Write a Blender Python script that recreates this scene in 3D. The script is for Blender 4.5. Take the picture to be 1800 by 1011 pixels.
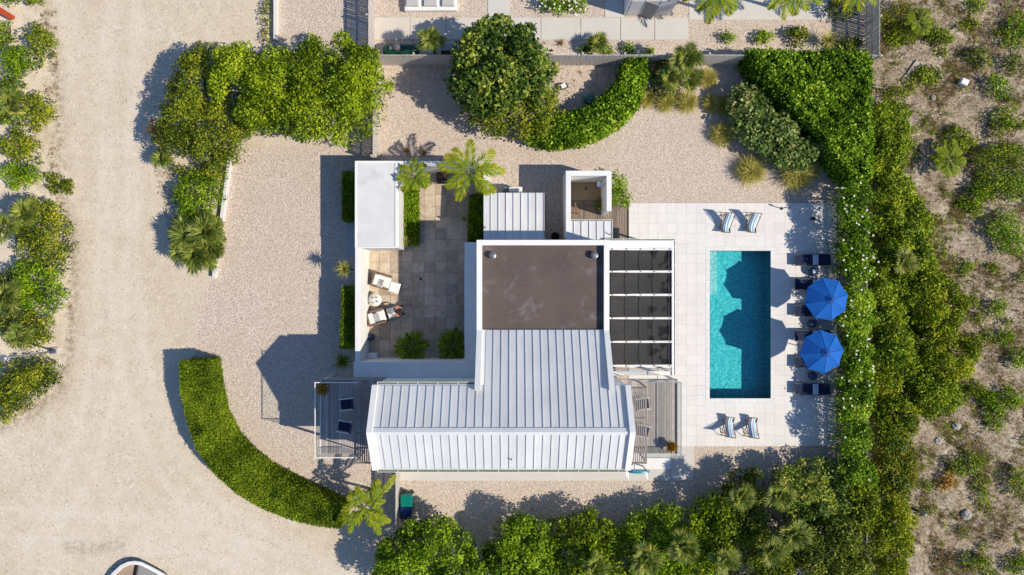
import bpy, bmesh, math, random
import numpy as np
from mathutils import Vector, Matrix

for o in list(bpy.data.objects): bpy.data.objects.remove(o)
SC = bpy.context.scene
COL = SC.collection
R = math.radians
random.seed(7); RNG = np.random.default_rng(7)

# ------------------------------------------------------------------ camera, sky, sun, exposure
CAMH, FPX = 43.0, 1290.0
cam = bpy.data.cameras.new('camera'); camo = bpy.data.objects.new('camera', cam); COL.objects.link(camo)
camo.location = (0, 0, CAMH); camo.rotation_euler = (0, 0, 0)
cam.sensor_width = 36; cam.lens = 36*FPX/1800; cam.clip_end = 3000; cam.clip_start = 1
SC.camera = camo
SUN_EL, SUN_AZ = R(44), math.atan2(0.957, -0.29)       # azimuth clockwise from +Y
w = bpy.data.worlds.new('World'); SC.world = w; w.use_nodes = True
nt = w.node_tree; bg = nt.nodes['Background']
sky = nt.nodes.new('ShaderNodeTexSky'); sky.sky_type = 'NISHITA'; sky.sun_disc = False
sky.sun_elevation = SUN_EL; sky.sun_rotation = SUN_AZ; sky.ozone_density = 6.0; sky.dust_density = .15; sky.air_density = .9
hs = nt.nodes.new('ShaderNodeHueSaturation'); hs.inputs['Saturation'].default_value = .98
nt.links.new(sky.outputs[0], hs.inputs['Color']); nt.links.new(hs.outputs[0], bg.inputs[0]); bg.inputs[1].default_value = 0.12
sl = bpy.data.lights.new('sun', 'SUN'); sl.energy = 4.1; sl.angle = R(.53); sl.color = (1, .90, .74)
so = bpy.data.objects.new('sun', sl); COL.objects.link(so); so.location = (30, -10, 40)
sd = Vector((math.sin(SUN_AZ)*math.cos(SUN_EL), math.cos(SUN_AZ)*math.cos(SUN_EL), math.sin(SUN_EL)))
so.rotation_euler = (-sd).to_track_quat('-Z', 'Y').to_euler()
vs = SC.view_settings; vs.view_transform = 'Standard'; vs.look = 'None'; vs.gamma = 1; vs.exposure = 0.36; vs.use_curve_mapping = False
SC.render.engine = 'CYCLES'
SC.cycles.max_bounces = 8; SC.cycles.transparent_max_bounces = 12; SC.cycles.diffuse_bounces = 3; SC.cycles.caustics_reflective = False; SC.cycles.caustics_refractive = False

# ------------------------------------------------------------------ helpers
def P(px, py, z=0.0):
    s = (CAMH-z)/FPX
    return ((px-900)*s, (505.5-py)*s, z)
def XY(px, py, z=0.0): return P(px, py, z)[:2]
ORG = {}
def tag(o, label=None, cat=None, group=None, kind=None):
    if label: o['label'] = label
    if cat: o['category'] = cat
    if group: o['group'] = group
    if kind: o['kind'] = kind
    return o
def thing(name, label, cat, loc=(0, 0, 0), rz=0, group=None):
    o = bpy.data.objects.new(name, None); COL.objects.link(o); o.empty_display_size = .2
    o.location = loc; o.rotation_euler = (0, 0, rz); ORG[o] = Vector(loc)
    return tag(o, label, cat, group)
def link(name, me, parent=None, loc=(0, 0, 0), rot=(0, 0, 0)):
    o = bpy.data.objects.new(name, me); COL.objects.link(o); o.parent = parent
    o.location = loc; o.rotation_euler = rot; ORG[o] = ORG.get(parent, Vector((0, 0, 0)))
    return o
def kids(o): return [c for c in bpy.data.objects if c.parent == o]
def dup(root, loc, rz=0, label=None, group=None, scale=1):
    r = root.copy(); COL.objects.link(r); r.location = loc; r.rotation_euler = (0, 0, rz); r.scale = (scale,)*3
    ORG[r] = Vector(loc)
    if label: r['label'] = label
    if group: r['group'] = group
    for ch in kids(root):
        c = ch.copy(); COL.objects.link(c); c.parent = r
        for g in kids(ch):
            d = g.copy(); COL.objects.link(d); d.parent = c
    return r

class MB:
    def __init__(s): s.v = []; s.f = []
    def add(s, vs, fs):
        n = len(s.v); s.v += [tuple(v) for v in vs]; s.f += [tuple(n+i for i in f) for f in fs]; return s
    def box(s, x0, x1, y0, y1, z0, z1):
        if x0 > x1: x0, x1 = x1, x0
        if y0 > y1: y0, y1 = y1, y0
        return s.add([(x0,y0,z0),(x1,y0,z0),(x1,y1,z0),(x0,y1,z0),(x0,y0,z1),(x1,y0,z1),(x1,y1,z1),(x0,y1,z1)],
                     [(3,2,1,0),(4,5,6,7),(0,1,5,4),(1,2,6,5),(2,3,7,6),(3,0,4,7)])
    def bbox(s, x0, x1, y0, y1, z0, z1, b=.02):      # box with chamfered top edges
        if x0 > x1: x0, x1 = x1, x0
        if y0 > y1: y0, y1 = y1, y0
        return s.add([(x0,y0,z0),(x1,y0,z0),(x1,y1,z0),(x0,y1,z0),(x0,y0,z1-b),(x1,y0,z1-b),(x1,y1,z1-b),(x0,y1,z1-b),
                      (x0+b,y0+b,z1),(x1-b,y0+b,z1),(x1-b,y1-b,z1),(x0+b,y1-b,z1)],
                     [(3,2,1,0),(8,9,10,11),(0,1,5,4),(1,2,6,5),(2,3,7,6),(3,0,4,7),(4,5,9,8),(5,6,10,9),(6,7,11,10),(7,4,8,11)])
    def mbox(s, mtx, sx, sy, sz):                     # box of size sx,sy,sz under a matrix
        k = len(s.v); s.box(-sx/2, sx/2, -sy/2, sy/2, -sz/2, sz/2)
        for i in range(k, len(s.v)): s.v[i] = tuple(mtx @ Vector(s.v[i]))
        return s
    def prism(s, poly, z0, z1):
        n = len(poly); a = sum(poly[i][0]*poly[(i+1) % n][1]-poly[(i+1) % n][0]*poly[i][1] for i in range(n))
        if a < 0: poly = poly[::-1]
        return s.add([(x, y, z0) for x, y in poly]+[(x, y, z1) for x, y in poly],
                     [tuple(range(n))[::-1], tuple(range(n, 2*n))]+[(i, (i+1) % n, n+(i+1) % n, n+i) for i in range(n)])
    def tube(s, pts, rad, n=6, cap=True):
        pts = [Vector(p) for p in pts]; m = len(pts)
        if not hasattr(rad, '__len__'): rad = [rad]*m
        k = len(s.v); vs = []; up = Vector((.31, .17, .93))
        for i, p in enumerate(pts):
            t = (pts[min(i+1, m-1)]-pts[max(i-1, 0)])
            t = t.normalized() if t.length > 1e-9 else Vector((0, 0, 1))
            a = t.cross(up)
            if a.length < .05: a = t.cross(Vector((1, 0, 0)))
            a.normalize(); b = t.cross(a)
            for j in range(n):
                q = 2*math.pi*j/n; vs.append(p+(a*math.cos(q)+b*math.sin(q))*rad[i])
        fs = [(i*n+j, i*n+(j+1) % n, (i+1)*n+(j+1) % n, (i+1)*n+j) for i in range(m-1) for j in range(n)]
        if cap: fs += [tuple(range(n))[::-1], tuple((m-1)*n+j for j in range(n))]
        return s.add(vs, fs)
    def lathe(s, prof, n=16, c=(0, 0, 0)):
        vs = [(c[0]+r*math.cos(2*math.pi*j/n), c[1]+r*math.sin(2*math.pi*j/n), c[2]+z) for r, z in prof for j in range(n)]
        m = len(prof)
        fs = [(i*n+j, i*n+(j+1) % n, (i+1)*n+(j+1) % n, (i+1)*n+j) for i in range(m-1) for j in range(n)]
        fs += [tuple(range(n))[::-1], tuple((m-1)*n+j for j in range(n))]
        return s.add(vs, fs)
    def mesh(s, name, mat, off=Vector((0, 0, 0)), smooth=False):
        me = bpy.data.meshes.new(name)
        me.from_pydata([(v[0]-off.x, v[1]-off.y, v[2]-off.z) for v in s.v], [], s.f)
        if mat: me.materials.append(mat)
        if smooth: me.polygons.foreach_set('use_smooth', [True]*len(me.polygons))
        me.update(); return me
    def build(s, name, mat, parent=None, smooth=False):
        return link(name, s.mesh(name, mat, ORG.get(parent, Vector((0, 0, 0))), smooth), parent)

def np_mesh(name, V, F, mat, tint=None):
    """V (n,3), F (m,k) with fixed k"""
    me = bpy.data.meshes.new(name); V = np.asarray(V, np.float32); F = np.asarray(F, np.int32)
    me.vertices.add(len(V)); me.vertices.foreach_set('co', V.ravel())
    k = F.shape[1]; me.loops.add(F.size); me.loops.foreach_set('vertex_index', F.ravel())
    me.polygons.add(len(F)); me.polygons.foreach_set('loop_start', np.arange(0, F.size, k, dtype=np.int32))
    if tint is not None:
        a = me.attributes.new('tint', 'FLOAT', 'POINT'); a.data.foreach_set('value', np.asarray(tint, np.float32))
    me.materials.append(mat); me.update(calc_edges=True); me.validate(); return me

# ------------------------------------------------------------------ materials
MATS = {}
class NT:
    def __init__(s, name):
        s.m = bpy.data.materials.new(name); s.m.use_nodes = True; s.t = s.m.node_tree; s.N = s.t.nodes
        s.b = s.N['Principled BSDF']; s.out = s.N['Material Output']
    def n(s, ty, **kw):
        nd = s.N.new(ty)
        for k, v in kw.items():
            if k.startswith('i_'): nd.inputs[k[2:].replace('_', ' ')].default_value = v
            else: setattr(nd, k, v)
        return nd
    def l(s, a, b): s.t.links.new(a, b)
    def pos(s): return s.n('ShaderNodeNewGeometry').outputs['Position']
    def noise(s, scale, detail=4, rough=.6, vec=None, dist=0):
        x = s.n('ShaderNodeTexNoise'); x.inputs['Scale'].default_value = scale; x.inputs['Detail'].default_value = detail
        x.inputs['Roughness'].default_value = rough; x.inputs['Distortion'].default_value = dist
        s.l(vec or s.pos(), x.inputs['Vector']); return x.outputs['Fac']
    def vor(s, scale, feat='F1', out='Distance', vec=None):
        x = s.n('ShaderNodeTexVoronoi', feature=feat); x.inputs['Scale'].default_value = scale
        s.l(vec or s.pos(), x.inputs['Vector']); return x.outputs[out]
    def ramp(s, fac, stops, interp='LINEAR'):
        r = s.n('ShaderNodeValToRGB'); cr = r.color_ramp; cr.interpolation = interp
        while len(cr.elements) < len(stops): cr.elements.new(.5)
        for e, (p, c) in zip(cr.elements, stops):
            e.position = p; e.color = (c, c, c, 1) if not hasattr(c, '__len__') else (*c[:3], 1)
        s.l(fac, r.inputs[0]); return r.outputs[0]
    def mix(s, fac, a, b, mode='MIX'):
        x = s.n('ShaderNodeMix', data_type='RGBA', blend_type=mode)
        for k, v in ((0, fac), (6, a), (7, b)):
            if hasattr(v, 'links') or hasattr(v, 'is_linked'): s.l(v, x.inputs[k])
            elif hasattr(v, '__len__'): x.inputs[k].default_value = (*v[:3], 1)
            else: x.inputs[k].default_value = v
        return x.outputs[2]
    def math(s, op, a, b=0., c=None):
        x = s.n('ShaderNodeMath', operation=op)
        for k, v in enumerate((a, b, c)):
            if v is None: continue
            if hasattr(v, 'is_linked'): s.l(v, x.inputs[k])
            else: x.inputs[k].default_value = v
        return x.outputs[0]
    def bump(s, h, st=.3, dist=.02):
        b = s.n('ShaderNodeBump'); b.inputs['Strength'].default_value = st; b.inputs['Distance'].default_value = dist
        s.l(h, b.inputs['Height']); s.l(b.outputs[0], s.b.inputs['Normal'])
    def attr(s, name): return s.n('ShaderNodeAttribute', attribute_name=name).outputs['Fac']
    def rnd(s): return s.n('ShaderNodeObjectInfo').outputs['Random']
    def fin(s, col=None, rough=.7, spec=.3, metal=0):
        if col is not None:
            if hasattr(col, 'is_linked'): s.l(col, s.b.inputs['Base Color'])
            else: s.b.inputs['Base Color'].default_value = (*col[:3], 1)
        s.b.inputs['Roughness'].default_value = rough; s.b.inputs['Specular IOR Level'].default_value = spec; s.b.inputs['Metallic'].default_value = metal
        return s.m
def sc(c, k): return tuple(min(1, x*k) for x in c)
def M(name, col, var=.12, scale=3., rough=.7, spec=.3, metal=0, bump=0, bscale=20, vary=0., col2=None):
    """plain procedural material: noise between two tones, optional per-object variation"""
    if name in MATS: return MATS[name]
    t = NT(name)
    c = t.ramp(t.noise(scale, 5), [(.3, sc(col, 1-var)), (.7, col2 or sc(col, 1+var))])
    c = t.mix(t.ramp(t.noise(scale*9, 3), [(.35, .0), (.65, 1.)]), c, sc(col, 1-var*.5), 'MIX') if var > .05 else c
    if vary:
        k = t.ramp(t.rnd(), [(0, 1-vary), (1, 1.0)]); c = t.mix(1., c, k, 'MULTIPLY')
    if bump: t.bump(t.noise(bscale, 4), bump, .02)
    MATS[name] = t.fin(c, rough, spec, metal); return MATS[name]
def LEAF(name, stops, trans=.24, rough=.55, spec=.12):
    if name in MATS: return MATS[name]
    t = NT(name); n = len(stops)
    c = t.ramp(t.attr('tint'), [((i+.5)/n if n > 1 else .5, s) for i, s in enumerate(stops)])
    t.fin(c, rough, spec)
    tr = t.n('ShaderNodeBsdfTranslucent'); t.l(t.mix(1., c, (1.25, 1.2, .55), 'MULTIPLY'), tr.inputs[0])
    mx = t.n('ShaderNodeMixShader'); mx.inputs[0].default_value = trans
    t.l(t.b.outputs[0], mx.inputs[1]); t.l(tr.outputs[0], mx.inputs[2]); t.l(mx.outputs[0], t.out.inputs[0])
    MATS[name] = t.m; return t.m

WHITE = M('white_render', (.72, .715, .70), .05, .8, .85, .15, bump=.1, bscale=30)
def roofmat():
    t = NT('white_roof_metal')
    c = t.ramp(t.noise(.6, 4), [(.3, (.60, .61, .63)), (.7, (.68, .69, .70))])
    g = t.n('ShaderNodeMapping'); g.inputs['Scale'].default_value = (6, .5, .5); t.l(t.pos(), g.inputs[0])
    c = t.mix(t.ramp(t.noise(1.6, 6, .7, g.outputs[0]), [(.48, 0.), (.75, .5)]), c, (.50, .49, .47))
    c = t.mix(1., c, t.ramp(t.rnd(), [(0, .90), (1, 1.)]), 'MULTIPLY'); return t.fin(c, .5, .3)
ROOF = roofmat()
TRIM = M('white_trim', (.74, .74, .73), .04, 2, .6, .25)
def flatroof():
    t = NT('flat_white_roof')
    c = t.ramp(t.noise(.9, 5), [(.3, (.56, .555, .55)), (.65, (.65, .645, .64))])
    st = t.ramp(t.noise(.55, 6, .7), [(.54, 0.), (.72, 1.)]); c = t.mix(t.math('MULTIPLY', st, .6), c, (.30, .30, .30))
    return t.fin(c, .85, .15)
FLATROOF = flatroof()
def membrane():
    t = NT('brown_membrane')
    c = t.ramp(t.noise(.5, 6, .65), [(.3, (.095, .076, .070)), (.7, (.14, .112, .10))])
    c = t.mix(t.math('MULTIPLY', t.ramp(t.noise(.75, 7, .7, dist=.6), [(.56, 0.), (.74, 1.)]), .5), c, (.36, .34, .335))
    c = t.mix(t.ramp(t.noise(40, 2), [(.4, 0.), (.6, .35)]), c, (.07, .06, .055)); t.bump(t.noise(60, 2), .25, .01)
    return t.fin(c, .9, .15)
MEMB = membrane()
def timber(name, c1, c2, vary=.35):
    t = NT(name); g = t.n('ShaderNodeMapping'); g.inputs['Scale'].default_value = (9, .9, 9); t.l(t.pos(), g.inputs[0])
    c = t.ramp(t.noise(3, 5, .6, g.outputs[0]), [(.3, c1), (.7, c2)])
    c = t.mix(1., c, t.ramp(t.rnd(), [(0, 1-vary), (1, 1.05)]), 'MULTIPLY')
    return t.fin(c, .85, .15)
DECKWOOD = timber('weathered_deck', (.36, .31, .28), (.52, .47, .44))
SHOWERWOOD = timber('brown_deck', (.20, .155, .125), (.32, .26, .22))
FENCEWOOD = timber('silvered_fence', (.30, .275, .25), (.74, .69, .64), .0)
TEAK = M('teak', (.22, .115, .06), .2, 12, .6)
RATTAN = M('brown_rattan', (.19, .115, .08), .3, 40, .7)
DARKMETAL = M('dark_metal', (.035, .035, .04), .1, 5, .45, .4)
GREYMETAL = M('grey_metal', (.30, .31, .32), .1, 8, .4, .5, .6)
BLACKPL = M('black_plastic', (.012, .012, .013), .2, 10, .4, .5)
CUSHION = M('white_cushion', (.74, .73, .71), .04, 6, .9, .1)
NAVY = M('navy_sling', (.012, .022, .06), .15, 30, .8, .2)
GREENGUT = M('mossy_gutter', (.13, .17, .06), .3, 6, .8)
CONC = M('pale_concrete', (.56, .54, .51), .07, .9, .9, .15, bump=.12, bscale=14)
CONC2 = M('grey_concrete', (.42, .415, .41), .1, 1.5, .9, .15)
BARK = M('bark', (.13, .10, .075), .3, 14, .95, .1, bump=.5, bscale=18)
PALMBARK = M('palm_bark', (.19, .155, .12), .3, 10, .95, .1, bump=.5, bscale=12)
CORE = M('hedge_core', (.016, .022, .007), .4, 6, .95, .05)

def glass():
    t = NT('railing_glass'); t.N.remove(t.b)
    tr = t.n('ShaderNodeBsdfTransparent'); tr.inputs[0].default_value = (.955, .985, .978, 1)
    gl = t.n('ShaderNodeBsdfGlossy'); gl.inputs['Roughness'].default_value = .03
    lw = t.n('ShaderNodeLayerWeight'); f = t.math('MULTIPLY_ADD', t.math('POWER', lw.outputs['Facing'], 5.), .7, .03)
    mx = t.n('ShaderNodeMixShader'); t.l(f, mx.inputs[0]); t.l(tr.outputs[0], mx.inputs[1]); t.l(gl.outputs[0], mx.inputs[2])
    t.l(mx.outputs[0], t.out.inputs[0]); return t.m
GLASS = glass()
WINGLASS = M('window_glass', (.02, .03, .035), .1, 1, .06, .6)

# leaves
L_FICUS = LEAF('leaf_ficus', [(0.028, 0.057, 0.003), (0.113, 0.182, 0.006), (0.248, 0.349, 0.011), (0.457, 0.547, 0.028)])
L_OLIVE = LEAF('leaf_olive', [(0.029, 0.044, 0.005), (0.096, 0.143, 0.010), (0.218, 0.289, 0.018), (0.446, 0.429, 0.032)])
L_BRIGHT = LEAF('leaf_bright', [(0.026, 0.063, 0.003), (0.087, 0.185, 0.007), (0.193, 0.342, 0.014), (0.477, 0.618, 0.057)])
L_LIME = LEAF('leaf_lime', [(0.033, 0.072, 0.002), (0.104, 0.196, 0.004), (0.233, 0.373, 0.011), (0.391, 0.521, 0.034)])
L_CLIP = LEAF('leaf_clipped', [(0.027, 0.055, 0.003), (0.099, 0.161, 0.007), (0.210, 0.303, 0.013), (0.353, 0.436, 0.028)])
L_DARK = LEAF('leaf_dark', [(0.015, 0.031, 0.005), (0.059, 0.098, 0.010), (0.162, 0.212, 0.022), (0.354, 0.373, 0.051)])
L_GRAPE = LEAF('leaf_seagrape', [(0.042, 0.081, 0.018), (0.121, 0.212, 0.039), (0.262, 0.355, 0.094), (0.371, 0.342, 0.121)], spec=.22)
L_ALMOND = LEAF('leaf_almond', [(0.018, 0.046, 0.005), (0.065, 0.129, 0.014), (0.166, 0.255, 0.029), (0.470, 0.483, 0.073)], spec=.25)
L_WILD = LEAF('leaf_wild', [(0.021, 0.042, 0.004), (0.089, 0.145, 0.010), (0.215, 0.332, 0.018), (0.440, 0.493, 0.037)])
L_WILDY = LEAF('leaf_wild_yellow', [(0.032, 0.050, 0.004), (0.111, 0.168, 0.007), (0.252, 0.334, 0.015), (0.426, 0.436, 0.023)])
L_RUST = LEAF('leaf_rust', [(0.055, 0.111, 0.013), (0.118, 0.180, 0.020), (0.204, 0.237, 0.022), (0.283, 0.222, 0.022)])
L_PALM = LEAF('leaf_palm', [(0.046, 0.103, 0.006), (0.133, 0.225, 0.008), (0.272, 0.339, 0.011), (0.518, 0.436, 0.024)], spec=.22)
L_FAN = LEAF('leaf_fan_palm', [(0.038, 0.074, 0.011), (0.110, 0.170, 0.024), (0.250, 0.286, 0.047), (0.501, 0.442, 0.099)], spec=.25)
L_GRASS = LEAF('leaf_fountain_grass', [(0.197, 0.221, 0.042), (0.395, 0.376, 0.084), (0.550, 0.486, 0.143), (0.710, 0.619, 0.218)])
L_DRY = LEAF('leaf_dry', [(.10, .062, .028), (.20, .128, .058), (.31, .205, .10), (.16, .15, .035)], trans=.15)
L_CROTON = LEAF('leaf_croton', [(0.210, 0.130, 0.015), (0.378, 0.220, 0.015), (0.504, 0.320, 0.020), (0.420, 0.120, 0.020)])
L_YUCCA = LEAF('leaf_yucca', [(0.116, 0.165, 0.027), (0.277, 0.308, 0.063), (0.439, 0.396, 0.117), (0.531, 0.418, 0.153)])
L_FLOWER = LEAF('petal_white', [(0.840, 0.800, 0.760)], trans=.2)

# ------------------------------------------------------------------ foliage generators
def leaf_arrays(C, D, Nn, L, W, fold=.18):
    D = D/np.linalg.norm(D, axis=1, keepdims=True)
    S = np.cross(D, Nn); S /= np.linalg.norm(S, axis=1, keepdims=True)+1e-9
    U = np.cross(S, D); L = L[:, None]; W = W[:, None]
    n = len(C); V = np.empty((n, 4, 3))
    V[:, 0] = C; V[:, 1] = C+D*L*.48+S*W*.5+U*W*fold; V[:, 2] = C+D*L; V[:, 3] = C+D*L*.48-S*W*.5+U*W*fold
    return V.reshape(-1, 3), np.arange(4*n).reshape(n, 4)
def inpoly(pts, poly):
    x, y = pts[:, 0], pts[:, 1]; ins = np.zeros(len(pts), bool); dist = np.full(len(pts), 1e9); n = len(poly)
    for i in range(n):
        x0, y0 = poly[i]; x1, y1 = poly[(i+1) % n]
        c = ((y0 > y) != (y1 > y)) & (x < (x1-x0)*(y-y0)/(y1-y0+1e-12)+x0); ins ^= c
        dx, dy = x1-x0, y1-y0; t = np.clip(((x-x0)*dx+(y-y0)*dy)/(dx*dx+dy*dy+1e-12), 0, 1)
        dist = np.minimum(dist, np.hypot(x-x0-t*dx, y-y0-t*dy))
    return ins, dist
def parea(poly):
    p = np.array(poly); q = np.roll(p, -1, 0); return abs((p[:, 0]*q[:, 1]-q[:, 0]*p[:, 1]).sum())/2
def sample(poly, n, rng):
    p = np.array(poly); lo, hi = p.min(0), p.max(0); out = []; dd = []; k = 0
    while k < n:
        q = lo+(hi-lo)*rng.random((n*2+20, 2)); i, d = inpoly(q, poly); out.append(q[i]); dd.append(d[i]); k += i.sum()
        if k == 0 and len(out) > 8: break
    return np.concatenate(out)[:n], np.concatenate(dd)[:n]
SEED = [100]
def ragged(poly, amp, rng):
    """resample an outline and push its points in and out so that no edge stays straight"""
    p = np.array(poly); out = []
    for i in range(len(p)):
        a, b = p[i], p[(i+1) % len(p)]; l = np.linalg.norm(b-a); n = max(1, int(l/max(.25, amp*1.5)))
        nn = np.array([b[1]-a[1], a[0]-b[0]])/(l+1e-9)
        for k in range(n): out.append(a+(b-a)*(k/n)+nn*rng.normal(0, amp*.75))
    return [tuple(q) for q in out]
def crown(parent, poly, zt, zb, mat, dens=520, L=.17, clump=.5, rough=.22, aspect=.55, spread=1.6, tshift=0., uplean=.0, name='crown', skirt=.2, lobe=None):
    SEED[0] += 1; rng = np.random.default_rng(SEED[0]); poly = ragged(poly, clump*.55, rng)
    A = parea(poly); nc = max(6, int(A/(clump*clump*.62)))
    c, d = sample(poly, nc, rng); nc = len(c)
    Rr = max(.4, min(spread, d.max()))
    prof = np.sqrt(1-(1-np.clip(d/Rr, 0, 1))**2)
    lobe = lobe or clump*2.3; nl_ = max(2, int(A/(lobe*lobe*1.5))); lc, _ = sample(poly, nl_, rng); lh = .78+.3*rng.random(len(lc))
    dl = np.hypot(c[:, None, 0]-lc[None, :, 0], c[:, None, 1]-lc[None, :, 1]); li = dl.argmin(1); dl = dl.min(1)
    valley = lh[li]*(1-.42*np.clip(dl/lobe, 0, 1.25)**2)
    keep = rng.random(nc) > .5*np.clip((dl/lobe-.75)/.5, 0, 1); keep[:4] = True
    c, d, prof, valley, li = c[keep], d[keep], prof[keep], valley[keep], li[keep]; nc = len(c)
    r = clump*(.5+.8*rng.random(nc)); r = np.minimum(r, d+.3*clump+.05)
    z = zb+(zt-zb-r*.8)*prof*valley*(1-rough*.6+rough*1.2*(rng.random(nc)-.3)); z = np.maximum(z, r*.5)
    off = .75*rng.normal(0, 1, nc)+.8*rng.normal(0, 1, len(lc))[li]
    n = int(A*dens); w = r*r; k = rng.choice(nc, n, p=w/w.sum())
    u = rng.normal(0, 1, (n, 3)); u /= np.linalg.norm(u, axis=1, keepdims=True)
    up = rng.random(n) < .82; u[up, 2] = np.abs(u[up, 2])
    rad = r[k]*(.62+.45*rng.random(n)**.7)
    C = np.c_[c[k], z[k]]+u*rad[:, None]*np.array([1, 1, .85])
    t = .5+.13*off[k]+.21*rng.normal(0, 1, n)+tshift
    # skirt: lower leaves filling the sides down towards the base
    m = int(n*skirt); q, dq = sample(poly, m, rng); m = len(q)
    zz = np.maximum(.05, zb*.35)+(zb+(zt-zb)*.55*np.sqrt(np.clip(dq/Rr, 0, 1))-zb*.35)*rng.random(m)
    C = np.r_[C, np.c_[q, zz]]; u2 = rng.normal(0, 1, (m, 3)); u2[:, 2] = np.abs(u2[:, 2])+.3; u2 /= np.linalg.norm(u2, axis=1, keepdims=True)
    u = np.r_[u, u2]; t = np.r_[t, .42+.2*rng.normal(0, 1, m)+tshift]; n += m
    C[:, 2] = np.maximum(C[:, 2], .03)
    Nn = u+rng.normal(0, .55, (n, 3)); Nn[:, 2] += .25
    D = rng.normal(0, 1, (n, 3)); D -= Nn*((D*Nn).sum(1)/((Nn*Nn).sum(1)))[:, None]; D = D/np.linalg.norm(D, axis=1, keepdims=True)+u*.35; D[:, 2] += uplean
    Ls = L*(.6+.8*rng.random(n)); V, F = leaf_arrays(C, D, Nn, Ls, Ls*aspect)
    o = ORG[parent]; V = V-np.array([o.x, o.y, o.z])
    ob = link(name, np_mesh(name, V, F, mat, np.repeat(np.clip(t, .02, .98), 4)), parent)
    return ob, np.c_[c, z]
def limbs(parent, base, tips, r0=.12, name='trunk', fork=.35, mat=None, rng=random):
    mb = MB(); b = Vector(base); tips = [Vector(t) for t in tips]
    top = sum(tips, Vector())/len(tips); zf = top.z*fork; f = Vector((b.x+(top.x-b.x)*.3, b.y+(top.y-b.y)*.3, max(.15, zf)))
    mb.tube([b-Vector((0, 0, .05)), b.lerp(f, .5)+Vector((rng.uniform(-.06, .06), rng.uniform(-.06, .06), 0)), f], [r0*1.25, r0, r0*.85], 7)
    for t in tips:
        m = f.lerp(t, .5)+Vector((rng.uniform(-.2, .2), rng.uniform(-.2, .2), .15*(t.z-f.z)))
        mb.tube([f-Vector((0, 0, .03)), m, t], [r0*.6, r0*.38, r0*.14], 5)
    return mb.build(name, mat or BARK, parent, True)
def ppoly(pxs, z): return [XY(x, y, z) for x, y in pxs]
def ell(cx, cy, rx, ry, n=14, j=.12):
    return [(cx+rx*math.cos(a)*(1+random.uniform(-j, j)), cy+ry*math.sin(a)*(1+random.uniform(-j, j))) for a in [2*math.pi*i/n for i in range(n)]]
def plant(name, label, cat, poly_px, zt, zb, mat, group=None, stems=6, r0=.09, flowers=0, **kw):
    ze = zb+.5*(zt-zb); poly = ppoly(poly_px, ze); p = np.array(poly); c = p.mean(0)
    t = thing(name, label, cat, (float(c[0]), float(c[1]), 0), 0, group)
    cr, cl = crown(t, poly, zt, zb, mat, **kw)
    if stems:
        idx = RNG.choice(len(cl), min(stems, len(cl)), replace=False)
        limbs(t, (c[0], c[1], 0), [cl[i] for i in idx], r0)
    if flowers:
        rng = np.random.default_rng(SEED[0]); k = rng.choice(len(cl), flowers); C = cl[k]+rng.normal(0, .22, (flowers, 3)); C[:, 2] = cl[k][:, 2]+.32+.12*rng.random(flowers)
        Vs, Fs = [], []; nf = 0
        for a in range(5):
            q = a*2*math.pi/5+rng.random(flowers); D = np.c_[np.cos(q), np.sin(q), np.full(flowers, .3)]
            V, F = leaf_arrays(C, D, np.tile([0, 0, 1.], (flowers, 1)), np.full(flowers, .075), np.full(flowers, .055)); Vs.append(V); Fs.append(F+nf); nf += len(V)
        V = np.concatenate(Vs)-np.array([c[0], c[1], 0]); fo = link('flowers', np_mesh('flowers', V, np.concatenate(Fs), L_FLOWER, np.full(len(V), .5)), t); fo['kind'] = 'stuff'
    return t
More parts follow.
